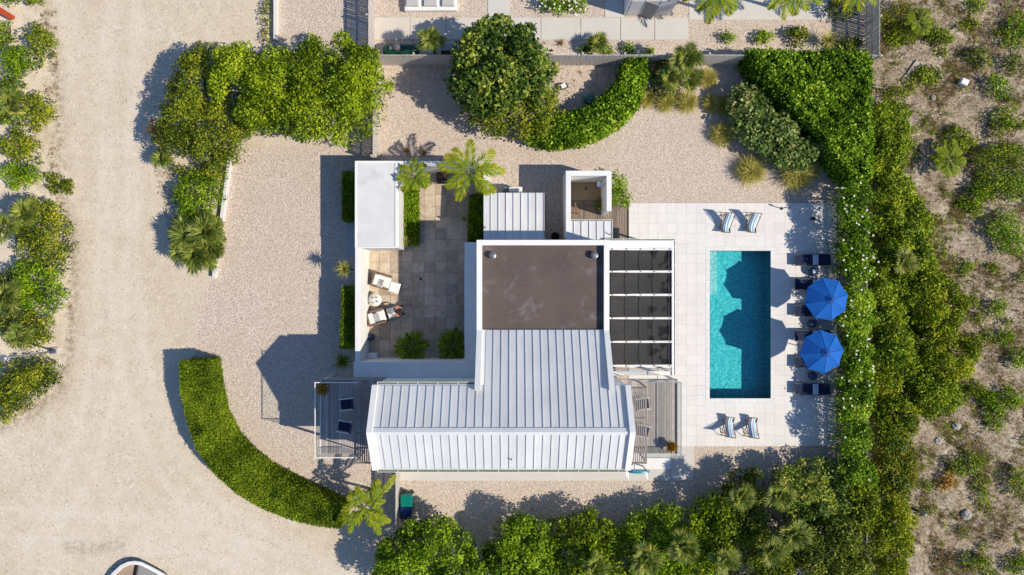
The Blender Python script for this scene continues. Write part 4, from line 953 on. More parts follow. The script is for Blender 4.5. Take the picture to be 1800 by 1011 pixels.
# --- side tables (glazed drum stools)
NAVYGLAZE = M('navy_glaze', (.015, .035, .09), .15, 5, .18, .5)
for i, (px, py) in enumerate(((1431, 478), (1429.5, 569), (1430, 661.5))):
    x, y = XY(px, py, .45); t = thing('drum_stool', ['round navy stool between the top two loungers, white towel on it', 'round navy stool between the third and fourth loungers', 'round navy stool between the bottom two loungers'][i], 'stool', (x, y, dz), 0, 'navy drum stools')
    MB().lathe([(.17, 0), (.235, .12), (.25, .24), (.235, .36), (.19, .44), (.16, .452), (.02, .45)], 20, (x, y, dz)).build('body', NAVYGLAZE, t, True)
    MB().lathe([(.165, .4525), (.165, .46), (.02, .462)], 18, (x, y, dz)).build('top', M('navy_top', (.03, .06, .13), .2, 20, .4), t)
x, y = XY(1432, 477, .5); o = MB().bbox(x-.13, x+.12, y-.10, y+.11, dz+.464, dz+.53, .02).build('folded_towel', M('pale_towel', (.6, .66, .74), .12, 12, .9)); tag(o, 'small pale towel on the round stool by the top lounger', 'towel')
# --- umbrellas
UBLUE = M('umbrella_blue', (.008, .105, .41), .06, 3, .75, .2)
def umbrella(label, px, py, rot):
    zt, zr, Rr = 2.78, 2.22, 1.235; x, y = XY(px, py, 2.55); t = thing('umbrella', label, 'umbrella', (x, y, dz), rot, 'blue pool umbrellas'); ORG[t] = Vector((0, 0, 0))
    for i in range(8):
        a0, a1 = i*math.pi/4, (i+1)*math.pi/4; vs_ = []; nr, na = 5, 5
        for j in range(nr+1):
            r = .10+(Rr-.10)*j/nr
            for k in range(na+1):
                u = k/na; a = a0+(a1-a0)*u; sag = 4*u*(1-u); rr = r*(1-(.095*(j/nr))*sag)
                vs_.append((rr*math.cos(a), rr*math.sin(a), zt-(zt-zr)*(j/nr)**1.08-(.035+.03*math.sin(i*2.1+rot*9))*sag*(j/nr)-.012*math.sin(k*2.4+j*1.7+i)*(j/nr)*sag))
        fs_ = [(j*(na+1)+k, (j+1)*(na+1)+k, (j+1)*(na+1)+k+1, j*(na+1)+k+1) for j in range(nr) for k in range(na)]
        m = len(vs_); vs_ += [(a, b, c-.008) for a, b, c in vs_]; fs_ += [tuple(m+q for q in f[::-1]) for f in fs_]
        MB().add(vs_, fs_).build('canopy_panel', UBLUE, t, True)
        MB().tube([(.05*math.cos(a0), .05*math.sin(a0), zt-.04), (Rr*math.cos(a0), Rr*math.sin(a0), zr-.025)], .012, 5).build('rib', GREYMETAL, t)
    for i in range(8):
        a0 = i*math.pi/4; MB().tube([(r*math.cos(a0), r*math.sin(a0), zt-(zt-zr)*((r-.1)/(Rr-.1))**1.08+.004) for r in (.26, .5, .75, 1.0, Rr)], .011, 4).build('seam', M('umbrella_seam', (.004, .05, .24), .1, 4, .8), t)
    cap = MB(); vs_ = [(0, 0, zt+.10)]
    for k in range(24): q = k*math.pi/12; rr = .27*(1-.06*(k % 3 > 0)); vs_.append((rr*math.cos(q), rr*math.sin(q), zt-.055))
    cap.add(vs_, [(0, 1+k, 1+(k+1) % 24) for k in range(24)]); cap.build('vent_cap', M('umbrella_cap', (.004, .06, .27), .15, 9, .8), t)
    MB().lathe([(.04, zt+.085), (.045, zt+.11), (.02, zt+.15), (.005, zt+.155)], 10).build('finial', DARKMETAL, t)
    MB().tube([(0, 0, .05), (0, 0, zt)], .024, 10).build('pole', GREYMETAL, t); MB().lathe([(.30, 0), (.30, .05), (.06, .08), (.05, .3), (.03, .3)], 20).build('base', CONC2, t, True)
umbrella('blue octagonal umbrella over the second and third loungers', 1456.5, 526, R(12)); umbrella('blue octagonal umbrella over the fourth and fifth loungers', 1448.5, 619, R(5))
# --- courtyard lounge set
CROSS = (lambda t: t.fin(t.ramp(t.vor(17, 'DISTANCE_TO_EDGE'), [(.05, (.03, .04, .07)), (.16, (.70, .70, .70))]), .9, .1))(NT('patterned_cushion'))
def club_chair(label, px, py, rot, plain=False):
    x, y = XY(px, py, .5); t = thing('lounge_chair', label, 'armchair', (x, y, .04), rot, 'rattan lounge chairs in the courtyard'); ORG[t] = Vector((0, 0, 0))
    f = MB(); f.bbox(-.54, -.40, -.44, .44, .05, .72, .02); f.build('back', RATTAN, t)
    for s in (-1, 1): MB().bbox(-.398, .46, s*.44, s*.325, .05, .58, .02).build('arm', RATTAN, t)
    MB().bbox(-.398, .44, -.323, .323, .12, .26, .01).build('seat_base', RATTAN, t)
    for sx in (-.42, .38):
        for sy in (-.36, .32): MB().box(sx, sx+.05, sy, sy+.05, 0, .119).build('leg', RATTAN, t)
    MB().bbox(-.26, .47, -.318, .318, .262, .42, .05).build('seat_cushion', CUSHION, t)
    k = MB().mbox(Matrix.Translation((-.29, 0, .58)) @ Matrix.Rotation(R(-14), 4, 'Y'), .16, .60, .40); k.build('back_cushion', CUSHION, t)
    return t
def ottoman(label, px, py, rot):
    x, y = XY(px, py, .4); t = thing('ottoman', label, 'ottoman', (x, y, .04), rot, 'white cushioned ottomans'); ORG[t] = Vector((0, 0, 0))
    MB().bbox(-.31, .31, -.31, .31, .1, .28, .015).build('base', RATTAN, t); MB().bbox(-.31, .31, -.31, .31, .282, .42, .05).build('cushion', CUSHION, t)
    for sx in (-.29, .24):
        for sy in (-.29, .24): MB().box(sx, sx+.05, sy, sy+.05, 0, .099).build('leg', RATTAN, t)
    return t
def cushion(label, px, py, rot):
    x, y = XY(px, py, .6); o = MB().mbox(Matrix.Rotation(R(-22), 4, 'Y'), .34, .46, .12).build('throw_cushion', CROSS); o.location = (x, y, .60); o.rotation_euler = (0, 0, rot); tag(o, label, 'cushion', 'patterned throw cushions')
club_chair('brown rattan lounge chair with white cushions, the upper of the courtyard pair', 671, 494, R(-17)); ottoman('white ottoman in front of the upper lounge chair, nobody on it', 693, 505.5, R(-17)); cushion('dark patterned cushion on the upper lounge chair', 668.5, 498, R(-17))
club_chair('brown rattan lounge chair with white cushions, the lower of the courtyard pair', 662.5, 557.5, R(16)); ottoman('white ottoman that the person in the courtyard sits on', 690.5, 549.5, R(16)); cushion('dark patterned cushion on the lower lounge chair', 661.5, 558, R(16))
x, y = XY(659, 527, .5); t = thing('round_table', 'round white side table between the two lounge chairs', 'table', (x, y, .04)); MB().lathe([(.22, .04), (.24, .06), (.08, .14), (.07, .44), (.37, .47), (.39, .49), (.39, .51), (.02, .515)], 24, (x, y, 0)).build('body', M('white_stone', (.66, .65, .62), .1, 9, .5), t, True)
for i, (a, b, r) in enumerate(((-.14, .12, .05), (.10, .13, .045), (-.10, -.16, .04), (.15, -.10, .05))):
    o = MB().lathe([(r*.5, .516), (r, .53), (r, .60), (r*.85, .60), (r*.8, .54), (.005, .535)], 12, (x+a, y+b, 0)).build('cup', M('grey_cup', (.36, .33, .29), .1, 9, .5)); tag(o, ['cup on the white round table, nearest the wall and upper chair', 'cup on the white round table, nearest the upper ottoman', 'cup on the white round table, nearest the wall and lower chair', 'cup on the white round table, nearest the person'][i], 'cup', 'cups on the white round table')
x, y = XY(652, 592.5, .3); t = thing('glazed_pot', 'round navy glazed pot against the courtyard wall', 'pot', (x, y, .04)); MB().lathe([(.12, 0), (.20, .12), (.22, .26), (.19, .40), (.12, .46), (.13, .48), (.10, .48), (.09, .40), (.01, .38)], 20, (x, y, .04)).build('body', NAVYGLAZE, t, True)
x, y = XY(739.5, 490.5); o = MB().box(x-.07, x+.07, y-.07, y+.07, .041, .048).build('floor_drain', BLACKPL); tag(o, 'small square black drain in the courtyard paving', 'drain')
# grill
x, y = XY(776, 312, .9); t = thing('barbecue_grill', 'black barbecue grill standing by the north courtyard wall', 'grill', (x, y, .04))
MB().bbox(x-.30, x+.30, y-.08, y+.32, .62, .88, .02).build('fire_box', BLACKPL, t)
RUSTY = M('rusty_grate', (.20, .10, .04), .4, 16, .8)
for i in range(9): MB().box(x-.255+i*.06, x-.235+i*.06, y-.045, y+.285, .881, .892).build('grate_bar', RUSTY, t)
MB().bbox(x-.30, x+.30, y-.34, y-.085, .70, .74, .01).build('shelf', BLACKPL, t)
for i in range(3): MB().lathe([(.03, .741), (.04, .75), (.035, .80), (.005, .805)], 10, (x-.18+.17*i, y-.21, 0)).build('knob', GREYMETAL, t)
for sx in (-.27, .23):
    for sy in (-.05, .26): MB().box(x+sx, x+sx+.04, y+sy, y+sy+.04, .04, .62).build('leg', DARKMETAL, t)
# --- balcony chairs
def sling_chair(label, px, py, rot):
    x, y = XY(px, py, DZ+.5); t = thing('balcony_chair', label, 'chair', (x, y, DZ), rot, 'dark sling chairs on the balconies'); ORG[t] = Vector((0, 0, 0))
    MB().bbox(-.28, .30, -.27, .27, .36, .40, .01).build('seat', NAVY, t); MB().mbox(Matrix.Translation((-.38, 0, .64)) @ Matrix.Rotation(R(-22), 4, 'Y'), .035, .54, .56).build('backrest', NAVY, t)
    for s in (-1, 1):
        f = MB(); f.tube([(.30, s*.30, 0), (.30, s*.30, .58)], .016, 6); f.tube([(-.30, s*.30, 0), (-.30, s*.30, .58)], .016, 6); f.tube([(.34, s*.30, .59), (-.44, s*.30, .60)], .022, 6); f.build('arm_frame', TRIM, t)
    return t
sling_chair('dark sling chair on the shaded west balcony, the upper of the pair', 608, 711, R(186)); sling_chair('dark sling chair on the shaded west balcony, the lower of the pair', 604, 750, R(170))
sling_chair('dark sling chair on the sunny east balcony, half under the upper slats', 1131, 710, R(8)); sling_chair('dark sling chair on the sunny east balcony, half under the lower slats', 1131, 758, R(-12))
def potted(label, px, py, z0, r):
    x, y = XY(px, py, z0+.7); t = thing('potted_plant', label, 'potted plant', (x, y, z0)); MB().lathe([(.13, 0), (.19, .34), (.2, .36), (.17, .36), (.16, .30), (.01, .29)], 14, (x, y, z0)).build('pot', TRIM, t, True)
    pts = [(x+r*math.cos(a), y+r*math.sin(a)) for a in [2*math.pi*i/10 for i in range(10)]]
    SEED[0] += 1; rng = np.random.default_rng(SEED[0]); n = 420; u = rng.normal(0, 1, (n, 3)); u[:, 2] = abs(u[:, 2]); u /= np.linalg.norm(u, axis=1, keepdims=True)
    C = u*r*(.25+.75*rng.random((n, 1)))*np.array([1, 1, .9])+np.array([0, 0, .42]); Ls = .12*(.6+.8*rng.random(n)); V, F = leaf_arrays(C, u+rng.normal(0, .5, (n, 3)), u+rng.normal(0, .8, (n, 3)), Ls, Ls*.5)
    link('leaves', np_mesh('leaves', V, F, L_CROTON, np.repeat(rng.random(n), 4)), t)
potted('orange leaved croton in a pot on the west balcony corner', 566, 684, DZ, .34); potted('yellow leaved croton in a pot on the east balcony corner', 1182, 787, DZ, .26)
# --- person sitting on the lower ottoman, facing +x
def person():
    x, y = XY(693.5, 548.5, .5); z0 = .04; t = thing('person', 'person in a white top sitting on the lower ottoman with dark hair and bare arms', 'person', (x, y, z0), R(14))
    SK = M('skin', (.42, .20, .12), .06, 20, .6); ORG[t] = Vector((0, 0, 0))
    vs_ = []; rr = []; es = []
    def v(p, r, par=None):
        vs_.append(p); rr.append(r)
        if par is not None: es.append((par, len(vs_)-1))
        return len(vs_)-1
    pel = v((-.10, 0, .52), .15); ch0 = v((-.02, 0, .69), .14, pel); ch = v((.09, 0, .86), .15, ch0); nk = v((.19, 0, .97), .06, ch); hd0 = v((.25, 0, 1.03), .085, nk); hd = v((.31, 0, 1.12), .088, hd0)
    for s in (-1, 1):
        hip = v((-.03, s*.11, .51), .10, pel); kn = v((.33, s*.22, .53), .064, hip); sk_ = v((.31, s*.22, .31), .056, kn); an = v((.28, s*.22, .09), .04, sk_); v((.40, s*.24, .04), .035, an)
        shd = v((.10, s*.19, .91), .064, ch); el_ = v((.26, s*.30, .73), .044, shd); wr = v((.40, s*.19, .61), .031, el_); pa = v((.455, s*.14, .59), .032, wr)
        for k in range(4): f0 = v((.49, s*(.095+.022*k), .585), .0095, pa); v((.525-.006*abs(k-1.5), s*(.085+.023*k), .562), .008, f0)
        th_ = v((.45, s*.095, .60), .010, pa); v((.475, s*.07, .59), .009, th_)
    def skin(name, mat, keep, extra=0):
        me = bpy.data.meshes.new(name); idx = {k: i for i, k in enumerate(keep)}
        me.from_pydata([vs_[k] for k in keep], [(idx[a], idx[b]) for a, b in es if a in idx and b in idx], []); me.materials.append(mat); o = link(name, me, t)
        md = o.modifiers.new('skin', 'SKIN'); md.use_smooth_shade = True
        for i, k in enumerate(keep):
            me.skin_vertices[0].data[i].radius = (rr[k]+extra,)*2; me.skin_vertices[0].data[i].use_root = (i == 0)
        s2 = o.modifiers.new('sub', 'SUBSURF'); s2.levels = s2.render_levels = 1; return o
    b = skin('body', SK, list(range(len(vs_))))
    sh_i = [i for i, p in enumerate(vs_) if (rr[i] > .12)] + [i for i, p in enumerate(vs_) if abs(p[2]-.91) < .01 or abs(p[2]-.51) < .001]
    skin('white_top', CUSHION, sorted(set(sh_i)), .03)
    HAIR = M('dark_hair', (.018, .012, .010), .2, 30, .5)
    hb = MB().lathe([(.02, -.14), (.10, -.08), (.13, .0), (.125, .07), (.08, .125), (.005, .145)], 14).build('hair', HAIR, t, True); hb.location = (.275, 0, 1.13); hb.rotation_euler = (0, .45, 0)
    for s in (-1, 1):
        so_ = MB().bbox(.21, .48, s*.23-.05, s*.23+.05, 0, .085, .03).build('shoe', BLACKPL, t)
        e = MB().lathe([(.004, -.01), (.011, 0), (.004, .01)], 8, (.392, s*.033, 1.085)).build('eye', BLACKPL, t)
        MB().lathe([(.005, -.03), (.022, 0), (.005, .03)], 8, (.295, s*.10, 1.08)).build('ear', SK, t)
    MB().add([(.385, -.014, 1.04), (.385, .014, 1.04), (.418, 0, 1.042), (.395, 0, 1.085)], [(0, 2, 1), (0, 3, 2), (1, 2, 3), (0, 1, 3)]).build('nose', SK, t)
    MB().bbox(.372, .383, -.024, .024, 1.008, 1.017, .002).build('mouth', M('lips', (.30, .09, .08), .05, 9, .5), t)
person()
# --- paddle board on its rack by the south east corner
BOARD = M('teal_board', (.01, .30, .42), .06, 2, .35, .4)
x0_, y0_ = XY(1106, 829, 1.0); x1_, _ = XY(1142, 0, 1.0); t = thing('paddle_board', 'teal paddle board held on a rack by the south east corner', 'paddle board', ((x0_+x1_)/2, y0_, 0)); l = (x1_-x0_)
vs_ = []; n = 14
for i in range(n+1):
    u = i/n; hw = .30*math.sin(math.pi*min(1, max(0, .03+u*.95)))**.55
    for s, zz in ((-1, 0), (1, 0)): vs_.append((x0_+l*u, y0_+s*.055, 1.0+s*0)); 
    vs_[-2] = (x0_+l*u, y0_-.05, 1.0+hw); vs_[-1] = (x0_+l*u, y0_-.05, 1.0-hw)
k = len(vs_); vs_ += [(a, b+.11, c) for a, b, c in vs_]
fs_ = [(2*i, 2*i+1, 2*i+3, 2*i+2) for i in range(n)]; fs_ += [tuple(k+j for j in f[::-1]) for f in fs_]
for i in range(n): fs_ += [(2*i, 2*i+2, k+2*i+2, k+2*i), (2*i+3, 2*i+1, k+2*i+1, k+2*i+3)]
MB().add(vs_, fs_).build('board', BOARD, t); MB().mbox(Matrix.Translation((x1_-.25, y0_-.14, 1.0)), .03, .12, .18).build('fin', BLACKPL, t)
rk = thing('board_rack', 'grey metal board rack beside the south path', 'rack', (x0_, y0_, 0))
for xx in (x0_-.12, x0_+.95):
    MB().box(xx-.03, xx+.03, y0_+.07, y0_+.13, 0, 1.5).build('post', GREYMETAL, rk)
    for zz in (.62, 1.0, 1.4): MB().tube([(xx, y0_+.08, zz), (xx, y0_-.32, zz+.03)], .018, 6).build('arm', GREYMETAL, rk)
# --- bins
def bin_(label, px, py, col, rot=0):
    x, y = XY(px, py, 1.0); t = thing('wheeled_bin', label, 'bin', (x, y, 0), rot, 'wheeled bins'); ORG[t] = Vector((0, 0, 0)); m = M('bin_'+col[0], col[1], .08, 4, .3, .5)
    b = MB(); b.add([(-.24, -.26, .04), (.24, -.26, .04), (.24, .24, .04), (-.24, .24, .04), (-.31, -.30, .98), (.31, -.30, .98), (.31, .32, .98), (-.31, .32, .98)], [(3,2,1,0),(4,5,6,7),(0,1,5,4),(1,2,6,5),(2,3,7,6),(3,0,4,7)]); b.build('body', m, t)
    MB().bbox(-.335, .335, -.33, .35, .982, 1.06, .035).build('lid', m, t); MB().tube([(-.22, .39, .98), (.22, .39, .98)], .022, 6).build('handle', m, t)
    for s in (-1, 1): w_ = MB().tube([(s*.24, .26, .10), (s*.30, .26, .10)], .10, 12); w_.build('wheel', BLACKPL, t)
bin_('teal green wheeled bin by the short fence, the upper of two', 714.5, 881, ('green', (.0, .16, .12)), R(2)); bin_('navy blue wheeled bin by the short fence, the lower of two', 713.5, 903, ('blue', (.005, .015, .10)), R(-2))
# --- gas tank in the neighbour's garden
x0_, y0_ = XY(670, 85.5, .8); x1_, _ = XY(737, 85.5, .8); t = thing('gas_tank', 'dark green horizontal gas tank behind the back fence', 'tank', ((x0_+x1_)/2, y0_, 0)); r = .40; n = 14
prof = [(x0_, .02), (x0_+.05, r*.5), (x0_+.15, r*.8), (x0_+.32, r), (x1_-.32, r), (x1_-.15, r*.8), (x1_-.05, r*.5), (x1_, .02)]
vs_ = [(px, y0_+q*math.cos(2*math.pi*j/n), .52+q*math.sin(2*math.pi*j/n)) for px, q in prof for j in range(n)]
MB().add(vs_, [(i*n+j, i*n+(j+1) % n, (i+1)*n+(j+1) % n, (i+1)*n+j) for i in range(len(prof)-1) for j in range(n)]).build('body', M('tank_green', (.006, .05, .03), .1, 3, .25, .5), t, True)
xm = XY(697, 0, 1)[0]; MB().lathe([(.24, .88), (.24, 1.06), (.2, 1.10), (.02, 1.12)], 12, (xm, y0_+.05, 0)).build('valve_dome', M('grey_dome', (.10, .10, .11), .2, 8, .5), t, True); MB().bbox(xm-.42, xm-.2, y0_-.1, y0_+.1, .86, .98, .02).build('gauge_box', GREYMETAL, t)
for a in (.5, -.5): MB().box((x0_+x1_)/2+a-.08, (x0_+x1_)/2+a+.08, y0_-.3, y0_+.3, 0, .2).build('saddle', CONC2, t)
x, y = XY(787, 83, .9); t = thing('condenser_unit', 'grey outdoor condenser unit behind the back fence', 'air conditioner', (x, y, 0)); MB().bbox(x-.42, x+.38, y-.18, y+.24, .08, .9, .02).build('casing', GREYMETAL, t); MB().box(x-.40, x+.36, y-.30, y-.181, .1, .8).build('grille', BLACKPL, t); MB().box(x-.45, x+.42, y-.3, y+.26, 0, .08).build('plinth', CONC2, t)
# --- neighbour: day bed, cabin
xa, xb, ya, yb = rect_px((711, -75, 803, 18), .4); t = thing('day_bed', 'white platform day bed with three grey cushions in the neighbour garden', 'day bed', ((xa+xb)/2, (ya+yb)/2, 0)); MB().bbox(xa, xb, ya, yb, 0, .38, .02).build('platform', TRIM, t)
for a, b in ((713, 735.5), (744, 768), (776, 798.5)):
    ca, cb, cy0, cy1 = rect_px((a, -75, b, 10), .55); MB().bbox(ca, cb, cy0, cy1, .385, .56, .05).build('cushion', M('grey_cushion', (.46, .45, .44), .07, 5, .9), t)
xa, xb = XY(1097, 0)[0], XY(1177, 0)[0]; yw = XY(0, 27)[1]; t = thing('garden_cabin', 'white cabin with panelled doors at the top edge', 'cabin', ((xa+xb)/2, yw, 0)); MB().bbox(xa, xb, yw, yw+3, 0, 2.5, .02).build('wall', WHITE, t); MB().bbox(xa-.06, xb+.06, yw-.06, yw+3.1, 2.502, 2.62, .02).build('roof', TRIM, t)
for a, b in ((.05, .30), (.34, .62), (.66, .95)): MB().box(xa+(xb-xa)*a, xa+(xb-xa)*b-.03, yw-.03, yw+.0, .05, 2.2).build('door', M('pale_door', (.55, .55, .56), .05, 3, .6), t)
dl = MB().mbox(Matrix.Translation((xa+(xb-xa)*.36, yw-.02, 0)) @ Matrix.Rotation(R(-20), 4, 'Z') @ Matrix.Translation((.33, 0, 1.12)), .66, .04, 2.1); o = dl.build('door', M('open_door', (.33, .31, .30), .08, 3, .6), t); o['label'] = 'grey door standing ajar'
# --- boat bow at the lower left, street lamp, orange beam, junk
t = thing('boat', 'white rimmed boat bow with tan deck at the bottom edge', 'boat', XY(245, 1040)+(0,)); bz = .42
rim = [(176, 1040), (197, 1008), (212, 994.5), (224, 989), (236, 987.5), (247, 989), (262, 996), (277, 1004), (291, 1012), (310, 1030), (322, 1060)]
out = [XY(a, b, bz) for a, b in rim]; c = np.array(out).mean(0); c = np.array([c[0], out[-1][1]-.3])
def off(k, zz): return [tuple(np.array(p)+(c-np.array(p))*k) for p in out]
def ring(A, za, B, zb): n = len(A); return [(x, y, za) for x, y in A]+[(x, y, zb) for x, y in B], [(i, i+1, n+i+1, n+i) for i in range(n-1)]
hull = MB(); hull.add(*ring(off(.0, 0), bz-.02, off(.2, 0), .02)); hull.build('hull', BLACKPL, t); rm = MB(); rm.add(*ring(off(-.01, 0), bz, off(.055, 0), bz+.04)); rm.add(*ring(off(-.01, 0), bz-.10, off(-.01, 0), bz)); rm.add(*ring(off(.055, 0), bz+.04, off(.07, 0), bz-.12)); rm.build('gunwale', TRIM, t)
dkp = off(.062, 0); MB().prism(dkp, bz-.3, bz-.1).build('deck', M('tan_deck', (.38, .27, .19), .15, 2, .6), t)
ha = [XY(244, 994, bz), XY(276, 1006, bz), XY(268, 1040, bz), XY(236, 1040, bz)]; MB().prism(ha, bz-.098, bz-.04).build('hatch', M('grey_hatch', (.26, .26, .25), .1, 6, .6), t)
st = [XY(236.5, 993, bz), XY(241.5, 993.5, bz), XY(233, 1040, bz), XY(227, 1040, bz)]; MB().prism(st, bz-.097, bz-.05).build('strap', BLACKPL, t)
x, y = XY(97, 617); t = thing('street_lamp', 'solar street lamp on a slim grey pole beside the sand road', 'street lamp', (x, y, 0)); MB().bbox(x-.22, x+.22, y-.22, y+.22, -.05, .12, .02).build('footing', CONC2, t); MB().tube([(x, y, .12), (x, y, 2.2), (x, y, 4.25)], [.06, .05, .04], 9).build('pole', GREYMETAL, t, True); MB().bbox(x-.11, x+.11, y-.11, y+.11, .121, .4, .02).build('base_box', M('dark_blue_box', (.05, .06, .10), .1, 5, .5), t)
MB().lathe([(.04, 4.2), (.16, 4.24), (.19, 4.32), (.17, 4.38), (.02, 4.40)], 16, (x-.03, y, 0)).build('lamp_head', GREYMETAL, t, True)
o = MB(); a, b = Vector(P(-14, 10, .6)), Vector(P(24, 32, .45)); o.tube([a, a.lerp(b, .8), b], [.19, .15, .13], 4); o = o.build('beam', M('orange_red_paint', (.50, .07, .02), .1, 4, .5)); tag(o, 'orange red metal beam end above the shrubs at top left', 'beam')
MB_ = MB().bbox(.0, .1, 0, .1, 0, .1)
def junk(name, label, cat, px, py, sx, sy, sz_, rot, mat):
    x, y = XY(px, py, sz_); o = MB().bbox(-sx/2, sx/2, -sy/2, sy/2, 0, sz_, min(.02, sz_*.3)).build(name, mat); o.location = (x, y, .0); o.rotation_euler = (0, 0, rot); tag(o, label, cat)
junk('plastic_crate', 'white plastic crate lying on the sandy lot', 'crate', 1697, 143.5, .42, .36, .35, R(-25), TRIM)
ROCK = M('pale_rock', (.40, .37, .33), .15, 3, .95, .1)
def rock(label, px, py, r):
    x, y = XY(px, py); SEED[0] += 1; rng = random.Random(SEED[0]); o = MB().lathe([(r*.7, -.02), (r, r*.3), (r*.8, r*.65), (r*.35, r*.85), (.01, r*.86)], 9)
    o.v = [(a*rng.uniform(.8, 1.2), b*rng.uniform(.8, 1.2), c_*rng.uniform(.85, 1.15)) for a, b, c_ in o.v]; o = o.build('rock', ROCK); o.location = (x, y, 0); tag(o, label, 'rock')
rock('pale rock in the sandy lot, right of the green thicket', 1680, 749, .25); rock('pale boulder by the orange tinged bush on the sandy lot', 1648, 775, .24); rock('pale rock at the lower right near a grey post', 1697, 904, .3); rock('white rock beside the pool deck lower corner', 1477, 787, .17); rock('pale rock below the white crate', 1640, 172, .15)
def log(label, pts, r, mat=None):
    o = MB().tube([P(a, b, .12) for a, b in pts], [r, r*.9, r*.6][:len(pts)] if len(pts) <= 3 else r, 7).build('log', mat or M('driftwood', (.50, .43, .35), .2, 8, .9)); tag(o, label, 'log')
log('pale driftwood branch lying beside the heap of sand', [(1583, 142), (1595, 130), (1612, 105)], .07); log('pale stick lying alone on the sandy lot', [(1638, 114), (1648, 125), (1658, 138)], .06); log('short pale branch next to the hedge end', [(1532, 150), (1545, 154), (1556, 156)], .06); log('bent branch in the brown gap of the thicket', [(1582, 660), (1592, 676), (1600, 690)], .05); log('pale branch near the bright green thicket edge', [(1668, 515), (1685, 522), (1705, 531)], .04)
o = MB().box(-.06, .06, -.06, .06, 0, .9).build('wooden_post', CONC2); o.location = P(1613, 897, 0); tag(o, 'short pale post standing in the lower sandy lot', 'post')
# small fittings
x, y = XY(1373, 367); t = thing('drainage_spout', 'curved dark garden tap at the top edge of the pool deck', 'tap', (x, y, .066)); MB().tube([(x, y, .06), (x, y, .8), (x+.1, y, .92), (x+.25, y-.02, .85)], .03, 7).build('pipe', DARKMETAL, t, True); MB().lathe([(.09, .066), (.09, .09), (.02, .1)], 10, (x, y, 0)).build('base', DARKMETAL, t)
x, y = XY(1427, 385); o = MB().bbox(x-.12, x+.12, y-.08, y+.08, .067, .2, .02).build('deck_light', BLACKPL); tag(o, 'small black box light on the deck in the hedge shade', 'light')
x, y = XY(1036, 172, .5); t = thing('ball_pot', 'teal round pot in the shade behind the curved hedge', 'pot', (x, y, 0)); MB().lathe([(.12, 0), (.30, .15), (.34, .32), (.28, .48), (.14, .55), (.01, .55)], 18, (x, y, 0)).build('body', M('teal_glaze', (.06, .20, .20), .15, 5, .4, .4), t, True)
x, y = XY(992, 150, .4); t = thing('garden_box', 'small dark box with white lid beside the large tree', 'box', (x, y, 0), R(20)); ORG[t] = Vector((0, 0, 0)); MB().bbox(-.2, .2, -.12, .12, 0, .35, .02).build('body', DARKMETAL, t); MB().bbox(-.2, .1, -.13, .13, .352, .4, .01).build('lid', TRIM, t)

# ================================================================== HEDGES
outer = [(315.5, 636), (317, 692), (329, 741), (344, 788), (375, 831), (415, 867), (460, 894), (510, 913), (559, 925), (600, 928)]
inner = [(604, 893), (583, 884), (542, 864), (502, 846), (465, 826), (432, 799), (404, 768), (383, 729), (373, 680), (367, 633)]
hedge('clipped_hedge', 'long clipped hedge curving along the sand road', [XY(a, b, 1.7) for a, b in outer+inner], 1.75, L_CLIP, dens=1500, L=.085, jit=.035, bumpy=.012)
hedge('clipped_hedge', 'short clipped hedge by the west wall, the shaded upper one', [XY(a, b, 1.3) for a, b in ((602, 302), (622, 302), (622, 386), (602, 386))], 1.35, L_CLIP, 1500, .085, .03)
hedge('clipped_hedge', 'short clipped hedge by the west wall, the lower one half in sun', [XY(a, b, 1.7) for a, b in ((601, 504), (620, 504), (620, 612), (598, 612))], 1.75, L_CLIP, 1500, .085, .03)
hedge('lawn_hedge', 'bright green low hedge inside the courtyard beside the garage roof', [XY(a, b, .5) for a, b in ((703, 318), (734, 318), (734, 430), (706, 430))], .55, L_LIME, 1500, .09, .04, bumpy=.03)
hedge('lawn_hedge', 'dark shaded hedge along the shed wall in the courtyard', [XY(a, b, .6) for a, b in ((826, 345), (849, 340), (849, 424), (823, 424))], .6, L_CLIP, 1300, .1, .04, bumpy=.03)
hedge('leafy_hedge', 'glossy hedge curving around the large tree in the rear yard', [XY(a, b, 1.4) for a, b in ((1104, 101), (1137, 101), (1136, 135), (1118, 186), (1090, 215), (1055, 236), (1010, 250), (960, 252), (930, 242), (940, 215), (985, 205), (1030, 193), (1062, 172), (1092, 140))], 1.5, L_BRIGHT, 620, .17, .10, bumpy=.09)
hedge('leafy_hedge', 'large triangular bright green hedge in the top right yard corner', [XY(a, b, 1.9) for a, b in ((1313, 92), (1345, 90), (1400, 95), (1460, 93), (1522, 95), (1530, 115), (1529, 200), (1530, 312), (1512, 322), (1488, 304), (1462, 268), (1440, 232), (1405, 195), (1370, 165), (1335, 130))], 2.0, L_BRIGHT, 560, .17, .11, bumpy=.13)
